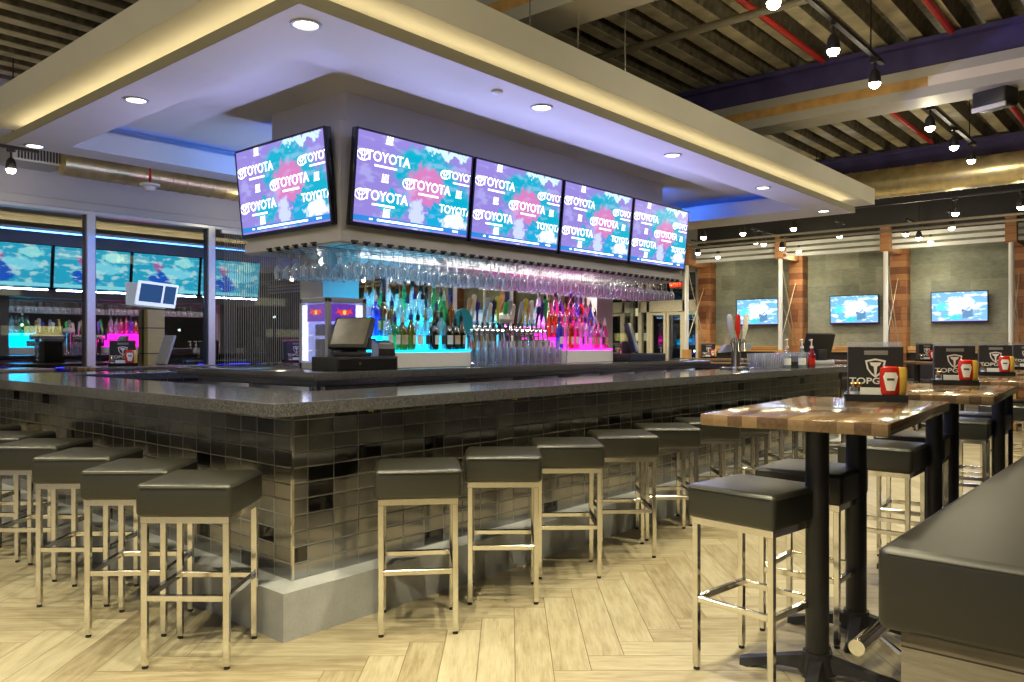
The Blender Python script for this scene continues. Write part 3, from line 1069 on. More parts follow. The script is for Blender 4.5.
def make_tv(label, screen, w, h, group, letters=None, lamp=None):
    t = thing('wall_tv', label, 'television', (0, 0, 0), 0, group)
    bz = 0.014
    bm = NB()
    box(bm, -w / 2, w / 2, -0.004, 0.045, -h / 2 - 0.012, h / 2, 0.005, 2)
    obj('casing', bm, 'black_gloss', t)
    bm = NB()
    for a, b2, c, d in ((-w / 2, -w / 2 + bz, -h / 2, h / 2), (w / 2 - bz, w / 2, -h / 2, h / 2), (-w / 2 + bz, w / 2 - bz, h / 2 - bz, h / 2), (-w / 2 + bz, w / 2 - bz, -h / 2 - 0.012, -h / 2 + bz)):
        box(bm, a, b2, -0.012, -0.004, c, d)
    obj('bezel', bm, 'navy', t)
    bm = box(NB(), -w / 2 + bz, w / 2 - bz, -0.008, -0.004, -h / 2 + bz, h / 2 - bz)
    s = obj('screen', bm, screen, t, False)
    if letters is not None:
        obj('screen_lettering', letters, 'letter_light', s, False, (0, -0.0095, 0))
    obj('bracket', box(NB(), -0.2, 0.2, 0.045, 0.075, -0.15, 0.1), 'black', t)
    if lamp:                                        # added lamp below the picture, brightens what the screen alone leaves dim
        d = bpy.data.lights.new('screen_fill', 'AREA')
        d.shape = 'RECTANGLE'
        d.size, d.size_y = w - 0.1, 0.025
        d.color, d.energy = lamp
        lo = bpy.data.objects.new('screen_fill', d)
        lo.location = (0, -0.03, -h / 2 - 0.02)
        lo.rotation_euler = (R(-122), 0, 0)
        lo.parent = t
        C.objects.link(lo)
    return t


TW, TH = 1.148, 0.655
TZ = 2.48
tv = make_tv('large television showing white lettering on lavender, first on the long side from the bulkhead corner', 'tv_promo', TW, TH, 'televisions around the bulkhead', lettering_sheet(), ((0.42, 0.44, 1.0), 17))
fx = [1.262 + 0.575 + 1.172 * k for k in range(4)]
tilt = R(5.8)
yc = 1.168
tv.location = (fx[0], yc, TZ)
tv.rotation_euler = (tilt, 0, 0)
for k in range(1, 4):
    dup(tv, (fx[k], yc, TZ), 0, 'large television showing white lettering on lavender, %s on the long side from the bulkhead corner' % ORD[k], None, tilt)
dup(tv, (1.152, 1.858, TZ), -PI / 2, 'large television showing white lettering on lavender, alone on the short side of the bulkhead', None, tilt)
ftv = make_tv('large television with a cyan picture facing the windows, first from the fridge end', 'tv_far', TW, TH, 'televisions facing the windows', None, ((0.40, 0.45, 1.0), 9))
ftv.location = (fx[0], BY1 + 0.085, TZ)
ftv.rotation_euler = (tilt, 0, PI)
for k in range(1, 4):
    dup(ftv, (fx[k], BY1 + 0.085, TZ), PI, 'large television with a cyan picture facing the windows, %s from the fridge end' % ORD[k], None, tilt)

# ------------------------------------------------------------------ the bar
BARX, BARY = 7.45, 4.05
base = thing('tiled_bar', 'long dark tiled bar front standing on a pale concrete plinth', 'bar')
obj('tiled_front', frame_ring(NB(), 0, BARX, 0, BARY, 0.16, BARX - 0.16, 0.16, BARY - 0.16, 0.217, 1.0145), 'tile', base, False)
obj('plinth', frame_ring(NB(), -0.14, BARX + 0.14, -0.14, BARY + 0.14, 0.10, BARX - 0.10, 0.10, BARY - 0.10, 0.0, 0.217), 'plinth', base, False)
obj('corner_trim', box(NB(), -0.004, 0.008, -0.004, 0.008, 0.217, 1.0145), 'chrome', base, False)
top = obj('bar_countertop', frame_ring(NB(), -0.272, BARX + 0.27, -0.272, BARY + 0.27, 0.36, BARX - 0.36, 0.36, BARY - 0.36, 1.0145, 1.074), 'quartz', None, False)
bv = top.modifiers.new('bevel', 'BEVEL')
bv.width = 0.003
bv.segments = 2
bv.limit_method = 'ANGLE'
tag(top, 'continuous speckled grey quartz countertop of the bar', 'countertop')
hk = None
for k, (x, y) in enumerate([(0.345, -0.14), (1.42, -0.14), (2.5, -0.14), (3.6, -0.14), (4.7, -0.14), (5.8, -0.14), (-0.14, 0.55), (-0.14, 1.6), (-0.14, 2.6)]):
    lb = ('brass purse hook under the counter edge, %s from the corner on the long side' % ORD[k]) if k < 6 else ('brass purse hook under the counter edge, %s from the corner on the short side' % ORD[k - 6])
    if hk is None:
        bm = lathe(NB(), [(0, 0), (0.014, 0), (0.014, -0.005), (0.006, -0.007), (0.005, -0.02), (0, -0.022)], 10)
        tube(bm, (0, 0, -0.016), (0, -0.022, -0.02), 0.004, 6)
        tube(bm, (0, -0.022, -0.02), (0, -0.026, -0.008), 0.004, 6)
        hk = tag(obj('purse_hook', bm, 'brass', None, True, (x, y, 1.0145)), lb, 'hook', 'purse hooks under the counter')
    else:
        dup(hk, (x, y, 1.0145), 0 if k < 6 else -PI / 2, lb)

# under-counter equipment inside the bar
for k, (x0, x1, y0, y1, n) in enumerate(((0.40, 0.76, 0.75, 1.65, 'ice bin along the short side'), (0.40, 0.76, 1.72, 2.75, 'sink unit along the short side'),
                                         (1.6, 2.9, 0.40, 0.88, 'ice bin behind the long counter'), (3.1, 4.6, 0.40, 0.88, 'sink unit behind the long counter'), (4.8, 6.2, 0.40, 0.88, 'drainboard unit behind the long counter'))):
    t = thing('underbar_unit', 'stainless steel ' + n, 'bar equipment', ((x0 + x1) / 2, (y0 + y1) / 2, 0))
    a, b2 = (x1 - x0) / 2, (y1 - y0) / 2
    obj('cabinet', box(NB(), -a, a, -b2, b2, 0.12, 0.80, 0.01, 2), 'steel', t)
    obj('rim', frame_ring(NB(), -a, a, -b2, b2, -a + 0.06, a - 0.06, -b2 + 0.06, b2 - 0.06, 0.80, 0.84), 'steel', t, False)
    obj('backsplash', box(NB(), -a, -a + 0.02, -b2, b2, 0.84, 0.97) if k < 2 else box(NB(), -a, a, -b2, -b2 + 0.02, 0.84, 0.97), 'steel', t, False)
    obj('drain_mat', box(NB(), -a + 0.08, a - 0.08, -b2 + 0.08, b2 - 0.08, 0.805, 0.825, 0.004, 1), 'black', t)
    for sx in (-1, 1):
        for sy in (-1, 1):
            obj('leg', tube(NB(), (sx * (a - 0.05), sy * (b2 - 0.05), 0), (sx * (a - 0.05), sy * (b2 - 0.05), 0.12), 0.02, 8), 'steel', t)
    bm = tube(NB(), (-a + 0.12, 0.1, 0.84), (-a + 0.12, 0.1, 1.02), 0.012, 8)
    tube(bm, (-a + 0.12, 0.1, 1.02), (-a + 0.28, 0.1, 1.00), 0.011, 8)
    obj('faucet', bm, 'chrome', t)

# ------------------------------------------------------------------ back bar island
bb = thing('back_bar', 'stainless back bar island with a dark stone slab below the televisions', 'counter', (0, 0, 0))
obj('slab', box(NB(), 0.80, 6.10, 0.96, 2.74, 1.09, 1.145, 0.008, 2), 'quartz', bb)
obj('carcass', box(NB(), 0.92, 5.98, 1.10, 2.62, 0.10, 1.09), 'steel', bb, False)
for k in range(8):
    x = 0.95 + k * 0.628
    d = obj('door', box(NB(), x + 0.01, x + 0.615, 1.075, 1.10, 0.16, 1.05, 0.008, 2), 'steel', bb)
    obj('handle', tube(NB(), (x + 0.08, 1.05, 0.98), (x + 0.54, 1.05, 0.98), 0.010, 8), 'chrome', d)
for k in range(2):
    y = 1.14 + k * 0.72
    d = obj('door', box(NB(), 0.895, 0.92, y + 0.01, y + 0.70, 0.16, 1.05, 0.008, 2), 'steel', bb)
    obj('handle', tube(NB(), (0.872, y + 0.08, 0.98), (0.872, y + 0.60, 0.98), 0.010, 8), 'chrome', d)
obj('kickboard', box(NB(), 0.98, 5.92, 1.16, 2.56, 0.0, 0.10), 'black', bb, False)

# lit bottle steps


def bottle_steps(x0, x1, mat, label):
    t = thing('bottle_display', label, 'bottle display', ((x0 + x1) / 2, 1.2, 1.145))
    a = (x1 - x0) / 2
    obj('riser', box(NB(), -a, a, 0.0, 0.50, 0.0, 0.115, 0.004, 1), 'white', t)
    for k in range(3):
        obj('lit_step', box(NB(), -a + 0.005, a - 0.005, 0.005 + k * 0.12, 0.48, 0.115 + k * 0.105, 0.115 + (k + 1) * 0.105 - 0.09 if k == 0 else 0.115 + k * 0.105 + 0.015), mat, t, False)
        if k:
            obj('lit_front', box(NB(), -a + 0.005, a - 0.005, 0.005 + k * 0.12, 0.02 + k * 0.12, 0.13 + (k - 1) * 0.105, 0.115 + k * 0.105), mat, t, False)
    return t


CX = (1.60, 2.46)
MX_ = (3.66, 4.50)
bottle_steps(*CX, 'cyan_step', 'stepped bottle display glowing cyan beside the fridge')
bottle_steps(*MX_, 'magenta_step', 'stepped bottle display glowing magenta beyond the taps')
for (xa, xb), col in ((CX, (0.0, 0.6, 1.0)), (MX_, (1.0, 0.03, 0.7))):   # the light inside the acrylic steps
    d = bpy.data.lights.new('step_lamp', 'AREA')
    d.shape = 'RECTANGLE'
    d.size, d.size_y = xb - xa, 0.05
    d.energy = 70
    d.color = col
    o = bpy.data.objects.new('step_lamp', d)
    o.location = ((xa + xb) / 2, 1.66, 1.48)
    o.rotation_euler = (R(-75), 0, 0)
    C.objects.link(o)

SHAPES = {
    'tall': [(0, 0), (0.034, 0), (0.036, 0.006), (0.036, 0.185), (0.030, 0.212), (0.014, 0.235), (0.013, 0.285), (0.0, 0.285)],
    'broad': [(0, 0), (0.041, 0), (0.043, 0.006), (0.043, 0.135), (0.036, 0.17), (0.016, 0.19), (0.014, 0.235), (0.0, 0.235)],
    'slim': [(0, 0), (0.028, 0), (0.030, 0.005), (0.031, 0.20), (0.022, 0.235), (0.013, 0.265), (0.013, 0.32), (0, 0.32)],
    'bell': [(0, 0), (0.030, 0), (0.035, 0.02), (0.039, 0.12), (0.030, 0.17), (0.016, 0.20), (0.014, 0.255), (0, 0.255)],
}
CAPS = ['black', 'chrome', 'label_white', 'brass', 'indigo']
LABELS = ['label_white', 'label_tan', 'label_dark', 'label_white']
SHAPE_WORDS = {'tall': 'straight', 'broad': 'squat', 'slim': 'slender', 'bell': 'bell shaped'}
protos = {}


def bottle(shape, colour, cap, lab, loc, rz, label, group):
    key = (shape, colour, cap, lab)
    if key not in protos:
        pr = SHAPES[shape]
        o = obj('bottle', lathe(NB(), pr, 12), BOTTLE_COLOURS[colour], None, True, loc)
        h = pr[-1][1]
        obj('cap', lathe(NB(), [(0.0145, h - 0.03), (0.0155, h - 0.028), (0.0155, h + 0.012), (0.006, h + 0.016), (0.004, h + 0.05), (0, h + 0.05)], 10), cap, o)
        r = max(q[0] for q in pr) + 0.0008
        bm = NB()
        n = 8
        V = [[bm.verts.new((r * math.cos(R(-150 + 120 * k / n)), r * math.sin(R(-150 + 120 * k / n)), z)) for k in range(n + 1)] for z in (0.045, 0.115)]
        for k in range(n):
            bm.faces.new((V[0][k], V[0][k + 1], V[1][k + 1], V[1][k]))
        obj('label', bm, lab, o)
        o.rotation_euler = (0, 0, rz)
        tag(o, label, 'bottle', group)
        protos[key] = o
        return o
    return dup(protos[key], loc, rz, label, group)


rb = random.Random(11)
TIER = ['front', 'middle', 'top']
for (xa, xb), palette, gname, n in ((CX, ['clear', 'clear', 'blue', 'clear', 'green', 'clear', 'amber'], 'cyan lit', 11), (MX_, ['pink', 'clear', 'violet', 'red', 'pink', 'clear', 'blue', 'amber'], 'magenta lit', 10)):
    for tier in range(3):
        for k in range(n):
            fx_ = (k + 0.5) / n
            col = rb.choice(palette)
            if gname == 'cyan lit' and k >= n - 3:
                col = rb.choice(['green', 'amber', 'dark', 'green', 'clear'])
            if tier == 0 and gname == 'cyan lit' and k > 3 and rb.random() < 0.6:
                col = 'dark'
            sh = rb.choice(['broad', 'tall', 'bell'] if tier == 0 else ['tall', 'slim', 'tall', 'bell'])
            x = xa + 0.045 + (xb - xa - 0.09) * k / (n - 1) + rb.uniform(-0.008, 0.008)
            y = 1.2 + 0.065 + tier * 0.12
            z = 1.145 + 0.130 + tier * 0.105
            if gname == 'magenta lit' and tier == 2 and k > n - 4:
                sh = 'tall'
            bottle(sh, col, rb.choice(CAPS), rb.choice(LABELS), (x, y, z), rb.uniform(-0.3, 0.3) + 0.5,
                   '%s %s bottle, %s along the %s row of the %s steps' % (SHAPE_WORDS[sh], col, ORD[k], TIER[tier], gname), 'bottles on the %s steps' % gname)

# ------------------------------------------------------------------ beer taps
tp = thing('beer_tap_tower', 'long chrome beer tap tower with a row of tall coloured handles', 'beer taps', (3.05, 1.42, 1.145))
obj('manifold', tube(tube(NB(), (-0.56, 0, 0.29), (-0.06, 0, 0.29), 0.04, 14), (0.06, 0, 0.29), (0.58, 0, 0.29), 0.04, 14), 'chrome', tp)
for x in (-0.40, 0.0, 0.42):
    obj('column', lathe(NB(), [(0, 0), (0.075, 0), (0.075, 0.015), (0.045, 0.03), (0.042, 0.25), (0.05, 0.30), (0.05, 0.34), (0, 0.36)] if x == 0 else [(0, 0), (0.06, 0), (0.06, 0.012), (0.035, 0.025), (0.033, 0.26), (0, 0.26)], 16, (x, 0, 0)), 'chrome', tp)
obj('badge', lathe(NB(), [(0, 0.34), (0.075, 0.36), (0.095, 0.39), (0.08, 0.43), (0, 0.45)], 16, (0.02, -0.02, 0)), 'ivory', tp)
HC = ['teal', 'tan_wood', 'ivory', 'indigo', 'grey_plastic', 'white', 'navy', 'yellow', 'green', 'grey_plastic', 'ivory', 'grey_plastic', 'yellow', 'tan_wood', 'white', 'navy', 'indigo', 'green']
for k in range(18):
    x = -0.54 + k * 0.0655
    if k == 0:
        bm = tube(NB(), (x, -0.055, 0.36), (x, -0.055, 0.42), 0.008, 8)
        tube(bm, (x, -0.07, 0.36), (x, -0.09, 0.36), 0.105, 24)
        hz = 0
    else:
        bm = NB()
        hz = 0.17 + 0.06 * ((k * 7) % 5) / 4
        lean = (((k * 5) % 7) - 3) * 0.008
        lathe(bm, [(0, 0), (0.010, 0), (0.012, 0.03), (0.020, 0.07), (0.026, hz - 0.03), (0.024, hz - 0.01), (0.010, hz), (0, hz)] if k % 3 else [(0, 0), (0.010, 0), (0.012, 0.02), (0.014, hz * 0.5), (0.030, hz * 0.62), (0.030, hz - 0.02), (0, hz)],
              10, (0, 0, 0), sy=0.6)
        bmesh.ops.transform(bm, matrix=Matrix.Translation((x, -0.055, 0.36)) @ Matrix.Rotation(lean * 8, 4, 'Y') @ Matrix.Rotation(R(8), 4, 'X'), verts=bm.verts)
    obj('tap_handle', bm, HC[k], tp)
    bm = tube(NB(), (x, -0.03, 0.29), (x, -0.075, 0.29), 0.014, 8)
    tube(bm, (x, -0.055, 0.29), (x, -0.055, 0.36), 0.010, 8)
    tube(bm, (x, -0.07, 0.29), (x, -0.085, 0.20), 0.010, 8, 0.008)
    obj('faucet', bm, 'chrome', tp)

# tumblers under the taps and on the counter
tg = NB()
lathe(tg, [(0, 0), (0.030, 0), (0.031, 0.004), (0.042, 0.15), (0.040, 0.15), (0.029, 0.012), (0, 0.010)], 14)
tproto = None


def tumbler(x, y, z, label, group, s=1.0):
    global tproto
    if tproto is None:
        tproto = tag(obj('pint_glass', tg, 'pint_glass', None, True, (x, y, z)), label, 'glass', group)
        return tproto
    o = tproto.copy()
    C.objects.link(o)
    o.location = (x, y, z)
    o['label'], o['group'] = label, group
    return o


for r in range(3):
    for k in range(12):
        x = 2.53 + k * 0.088
        if 2.99 < x < 3.08 and r == 2:
            continue
        tumbler(x, 1.06 + r * 0.09, 1.145, 'clear pint glass standing on the slab below the beer taps', 'pint glasses below the taps')
        if r == 1:
            tumbler(x, 1.06 + r * 0.09, 1.145 + 0.052, 'clear pint glass nested in the stack below the beer taps', 'nested pint glasses below the taps')

# ------------------------------------------------------------------ display fridge
fr = thing('display_fridge', 'small countertop drinks fridge glowing blue with glass on two sides', 'fridge', (1.15, 1.30, 1.145))
FW, FD, FH = 0.335, 0.335, 0.50
bm = NB()
for x in (0, FW - 0.03):
    for y in (0, FD - 0.03):
        box(bm, x, x + 0.03, y, y + 0.03, 0.0, FH)
box(bm, 0, FW, 0, FD, 0, 0.05, 0.004, 1)
box(bm, 0, FW, 0, FD, FH - 0.035, FH, 0.004, 1)
obj('cabinet', bm, 'grey_plastic', fr)
obj('back_panel', box(box(NB(), FW - 0.02, FW - 0.005, 0.03, FD - 0.03, 0.05, FH - 0.035), 0.03, FW - 0.03, FD - 0.02, FD - 0.005, 0.05, FH - 0.035), 'fridge_glow', fr, False)
bm = box(NB(), 0.004, 0.018, FD - 0.085, FD - 0.035, 0.06, FH - 0.05)
box(bm, FW - 0.085, FW - 0.035, 0.004, 0.018, 0.06, FH - 0.05)
obj('light_tube', bm, 'cool_led', fr, False)
obj('sign_panel', box(box(NB(), 0.006, 0.014, 0.032, FD - 0.09, 0.335, FH - 0.045), 0.032, FW - 0.09, 0.006, 0.014, 0.335, FH - 0.045), 'violet_led', fr, False)
for s, rz, lx, ly in ((0, 0, 0.145, 0.0045), (1, -PI / 2, 0.0045, 0.14)):
    bm = NB()
    for sgn in (-1, 1):
        poly(bm, [(sgn * 0.010, -0.016), (sgn * 0.030, -0.022), (sgn * 0.046, -0.004), (sgn * 0.075, -0.010), (sgn * 0.055, 0.012), (sgn * 0.062, 0.030), (sgn * 0.040, 0.016), (sgn * 0.014, 0.020)])
    o = obj('logo', bm, 'logo_red', fr, False, (lx, ly, 0.398), (0, 0, rz))
    bm = NB()
    poly(bm, [(0.014 * math.cos(2 * PI * k / 14), 0.018 * math.sin(2 * PI * k / 14)) for k in range(14)], -0.001)
    obj('disc', bm, 'logo_yellow', o, False)
for z in (0.13, 0.235):
    obj('shelf', box(NB(), 0.03, FW - 0.03, 0.03, FD - 0.03, z, z + 0.006), 'steel', fr, False)
obj('glass', box(box(NB(), 0.0, 0.003, 0.03, FD - 0.03, 0.05, FH - 0.035), 0.03, FW - 0.03, 0.0, 0.003, 0.05, FH - 0.035), 'acrylic', fr, False)
cn = None
for z in (0.056, 0.136, 0.241):
    for a in range(3):
        for b2 in range(2):
            for side in (0, 1):
                x, y = (0.07 + b2 * 0.06, 0.08 + a * 0.06) if side == 0 else (0.16 + a * 0.055, 0.07 + b2 * 0.06)
                if side == 1 and a == 0:
                    continue
                lc = (1.15 + x, 1.30 + y, 1.145 + z)
                if cn is None:
                    cn = tag(obj('drink_can', lathe(NB(), [(0, 0), (0.020, 0), (0.025, 0.008), (0.025, 0.068), (0.020, 0.076), (0, 0.074)], 12), 'indigo', None, True, lc), 'slim blue drink can inside the lit countertop fridge', 'can', 'cans in the fridge')
                else:
                    dup(cn, lc)

# ------------------------------------------------------------------ tills and other counter things


def till(name, label, loc, rz, mats=('black', 'pos_screen')):
    t = thing(name, label, 'till', loc, rz)
    obj('foot', box(NB(), -0.10, 0.10, -0.08, 0.10, 0, 0.03, 0.008, 2), mats[0], t)
    obj('stand', prism(NB(), [(-0.04, 0.02), (0.09, 0.02), (0.07, 0.16), (0.03, 0.20)], 'x', -0.06, 0.06), mats[0], t)
    a = R(-30)
    mtx = Matrix.Translation((0, 0.0, 0.155)) @ Matrix.Rotation(a, 4, 'X')
    bm = box(NB(), -0.145, 0.145, -0.02, 0.02, -0.12, 0.12, 0.010, 2)
    bmesh.ops.transform(bm, matrix=mtx, verts=bm.verts)
    h = obj('monitor', bm, mats[0], t)
    bm = box(NB(), -0.125, 0.125, -0.0225, -0.0195, -0.095, 0.105)
    bmesh.ops.transform(bm, matrix=mtx, verts=bm.verts)
    obj('screen', bm, mats[1], h, False)
    bm = box(NB(), 0.147, 0.162, -0.03, -0.01, -0.05, 0.06)
    bmesh.ops.transform(bm, matrix=mtx, verts=bm.verts)
    obj('card_reader', bm, 'navy', h, False)
    return t


t = thing('cash_drawer', 'black cash drawer box standing on the dark slab in front of the fridge', 'cash drawer', (1.245, 1.10, 1.145))
obj('drawer_case', box(NB(), -0.255, 0.265, -0.11, 0.16, 0, 0.094, 0.006, 2), 'black', t)
obj('drawer_front', box(NB(), -0.24, 0.25, -0.118, -0.11, 0.012, 0.082, 0.003, 1), 'black_gloss', t)
obj('lock', tube(NB(), (-0.07, -0.124, 0.048), (-0.07, -0.116, 0.048), 0.009, 10), 'chrome', t)
till('pos_terminal', 'black touch till with a dim tilted screen on the cash drawer', (1.215, 1.12, 1.239), R(-66))
t = thing('receipt_printer', 'small black receipt printer on the end of the cash drawer', 'printer', (1.485, 1.12, 1.239), R(-20))
obj('printer_case', prism(NB(), [(-0.07, 0), (0.08, 0), (0.08, 0.11), (-0.05, 0.085), (-0.07, 0.05)], 'x', -0.055, 0.065), 'black', t, False)
obj('paper_slot', box(NB(), -0.04, 0.05, -0.04, -0.03, 0.087, 0.092), 'white', t, False)
t = thing('till_terminal', 'dark blue till monitor seen from the side beyond the magenta bottles', 'till', (4.72, 1.12, 1.225), R(25))
mtx = Matrix.Translation((0, 0, 0.16)) @ Matrix.Rotation(R(-15), 4, 'X')
bm = box(NB(), -0.14, 0.14, -0.02, 0.03, -0.15, 0.15, 0.008, 2)
bmesh.ops.transform(bm, matrix=mtx, verts=bm.verts)
obj('monitor', bm, 'navy', t)
obj('stand', box(NB(), -0.05, 0.05, 0.0, 0.10, 0.0, 0.12, 0.01, 2), 'black', t)
t = thing('cash_drawer', 'dark cash drawer box below the blue till monitor', 'cash drawer', (4.95, 1.16, 1.145))
obj('drawer_case', box(NB(), -0.42, 0.30, -0.12, 0.20, 0, 0.078, 0.006, 2), 'black', t)
obj('drawer_front', box(NB(), -0.40, 0.28, -0.127, -0.12, 0.01, 0.068, 0.003, 1), 'navy', t)

# tap tower and glasses on the long counter, towards the entrance end
p = Vector((5.05, 0.16, 1.074))
t = thing('tap_column', 'chrome single beer tap column with three handles on the long counter', 'beer taps', p, R(-49))
obj('column', lathe(NB(), [(0, 0), (0.07, 0), (0.07, 0.015), (0.045, 0.03), (0.042, 0.22), (0.05, 0.25), (0.05, 0.30), (0, 0.31)], 16), 'chrome', t)
for k, c in enumerate(('grey_plastic', 'ketchup', 'ivory')):
    x = -0.055 + k * 0.055
    bm = lathe(NB(), [(0, 0), (0.010, 0), (0.014, 0.04), (0.028, 0.10), (0.026, 0.22), (0.012, 0.24), (0, 0.24)], 10, sy=0.6)
    bmesh.ops.transform(bm, matrix=Matrix.Translation((x, -0.06, 0.29)) @ Matrix.Rotation((k - 1) * 0.12, 4, 'Y'), verts=bm.verts)
    obj('tap_handle', bm, c, t)
    bm = tube(NB(), (x, -0.03, 0.26), (x, -0.09, 0.26), 0.012, 8)
    tube(bm, (x, -0.06, 0.26), (x, -0.06, 0.30), 0.008, 8)
    tube(bm, (x, -0.085, 0.26), (x, -0.10, 0.18), 0.009, 8)
    obj('faucet', bm, 'chrome', t)
p = Vector((5.24, 0.26, 1.074))
t = thing('soda_dispenser', 'grey topped drink dispenser on a clear post on the long counter', 'dispenser', p, R(-49))
obj('dispenser_head', prism(NB(), [(-0.16, 0.16), (0.14, 0.19), (0.16, 0.25), (-0.10, 0.24)], 'y', -0.06, 0.06), 'grey_plastic', t, False)
obj('post', box(NB(), -0.02, 0.05, -0.03, 0.03, 0, 0.17, 0.006, 2), 'steel', t)
obj('drip_tray', box(NB(), -0.14, 0.12, -0.08, 0.05, 0, 0.02, 0.006, 2), 'steel', t)
for r in range(3):
    for k in range(9):
        tumbler(5.42 + k * 0.085 + r * 0.03, 0.00 + r * 0.10 + k * 0.012, 1.074, 'clear pint glass in the rows on the long counter beside the dispenser', 'pint glasses on the long counter')
for r in range(2):
    for k in range(8):
        tumbler(6.35 + k * 0.085, 0.18 + r * 0.1, 1.074, 'clear pint glass in the rows past the garnish tray', 'pint glasses past the garnish tray')
t = thing('garnish_tray', 'low dark garnish tray between the glass rows on the counter', 'tray', (6.24, 0.06, 1.074), R(10))
obj('tray_body', frame_ring(NB(), -0.09, 0.09, -0.13, 0.13, -0.07, 0.07, -0.11, 0.11, 0, 0.06), 'black', t, False)
obj('tray_floor', box(NB(), -0.07, 0.07, -0.11, 0.11, 0, 0.03), 'steel', t, False)
obj('lid', prism(NB(), [(-0.08, 0.06), (0.08, 0.06), (0.03, 0.12), (-0.03, 0.12)], 'y', -0.12, 0.12), 'black', t, False)
for k, (dx, dy, body, lb) in enumerate(((0, 0, 'ketchup', 'red syrup bottle with a pump spout on the counter end'), (-0.13, 0.05, 'label_white', 'clear syrup bottle with a pump spout beside the red one'), (-0.30, 0.14, 'label_white', 'clear syrup bottle with a pump spout farther along from the red one'))):
    t = thing('syrup_bottle', lb, 'bottle', (6.20 + dx, -0.14 + dy, 1.074))
    obj('body', lathe(NB(), [(0, 0), (0.036, 0), (0.038, 0.006), (0.038, 0.12), (0.030, 0.15), (0.016, 0.18), (0.016, 0.20), (0, 0.20)], 14), BOTTLE_COLOURS['red'] if k == 0 else BOTTLE_COLOURS['clear'], t)
    obj('label', lathe(NB(), [(0.0387, 0.03), (0.0387, 0.10)], 14), 'ketchup' if k == 0 else 'label_white', t)
    bm = tube(NB(), (0, 0, 0.20), (0, 0, 0.225), 0.018, 10)
    tube(bm, (0, 0, 0.225), (0, 0, 0.29), 0.007, 8)
    tube(bm, (0.012, 0, 0.29), (-0.05, 0, 0.285), 0.009, 8)
    obj('pump', bm, 'ivory', t)
p = at(818, 353, x=7.35)
t = thing('pos_terminal', 'black till seen from behind on the entrance end of the bar', 'till', (7.35, p.y, 1.074), R(150))
obj('foot', box(NB(), -0.14, 0.14, -0.10, 0.12, 0, 0.05, 0.008, 2), 'grey_plastic', t)
mtx = Matrix.Translation((0, 0, 0.22)) @ Matrix.Rotation(R(-18), 4, 'X')
bm = box(NB(), -0.19, 0.19, -0.025, 0.035, -0.15, 0.16, 0.012, 2)
bmesh.ops.transform(bm, matrix=mtx, verts=bm.verts)
obj('monitor', bm, 'black', t)
obj('stand', box(NB(), -0.06, 0.06, 0.02, 0.09, 0.05, 0.18, 0.01, 2), 'black', t)

# ------------------------------------------------------------------ bar stools


def make_stool(label, group, seat='vinyl'):
    t = thing('bar_stool', label, 'stool', (0, 0, 0), 0, group)
    s = 0.198
    bm = box(NB(), -s, s, -s, s, 0.622, 0.758, 0.022, 4)
    # gentle crown on the cushion
    for v in bm.verts:
        if v.co.z > 0.70:
            v.co.z += 0.010 * (1 - min(1, (abs(v.co.x) / s) ** 2)) * (1 - min(1, (abs(v.co.y) / s) ** 2))
    st = obj('seat', bm, seat, t)
    bm = NB()
    for z in (0.742,):
        n = 0.1985
        for a, b2 in (((-n, -n), (n, -n)), ((n, -n), (n, n)), ((n, n), (-n, n)), ((-n, n), (-n, -n))):
            q0, q1 = Vector((*a, z)), Vector((*b2, z))
            d = (q1 - q0).normalized() * 0.024
            tube(bm, q0 + d, q1 - d, 0.0035, 6)
    obj('piping', bm, seat, st)
    g = 0.168
    fr_ = NB()
    frame_ring(fr_, -g - 0.0125, g + 0.0125, -g - 0.0125, g + 0.0125, -g + 0.0125, g - 0.0125, -g + 0.0125, g - 0.0125, 0.596, 0.622)
    obj('seat_frame', fr_, 'chrome', t, False)
    for sx in (-1, 1):
        for sy in (-1, 1):
            lg = obj('leg', box(NB(), sx * g - 0.0125, sx * g + 0.0125, sy * g - 0.0125, sy * g + 0.0125, 0.012, 0.596, 0.002, 1), 'chrome', t)
            obj('glide', lathe(NB(), [(0, 0), (0.012, 0), (0.013, 0.006), (0.010, 0.012), (0, 0.012)], 10, (sx * g, sy * g, 0)), 'black', lg)
    for sgn in (-1, 1):
        obj('stretcher', box(NB(), -g + 0.0125, g - 0.0125, sgn * g - 0.0115, sgn * g + 0.0115, 0.277, 0.301, 0.002, 1), 'chrome', t)
        obj('stretcher', box(NB(), sgn * g - 0.0115, sgn * g + 0.0115, -g + 0.0125, g - 0.0125, 0.277, 0.301, 0.002, 1), 'chrome', t)
    return t


ST = make_stool('square olive grey bar stool, first from the bar corner along the long side', 'stools along the long side of the bar')
ST.location = (0.430, -0.395, 0)
ST.rotation_euler = (0, 0, R(-42))
ROTL = [-42, -48, -47, -46, -47, -45, -48, -46, -47, -46, -47]
for k in range(1, 11):
    dup(ST, (0.443 + 0.575 * k, -0.402 - (0.012 if k % 2 else 0), 0), R(ROTL[k]), 'square olive grey bar stool, %s from the bar corner along the long side' % ORD[k])
for k, y in enumerate((0.03, 0.585, 1.205, 1.86, 2.46, 3.06)):
    dup(ST, (-0.428 - 0.008 * (k % 2), y, 0), R(-50 + (k * 3) % 4), 'square olive grey bar stool, %s from the bar corner along the short side' % ORD[k], 'stools along the short side of the bar')

# ------------------------------------------------------------------ high tables with their settings
TZT = 1.05


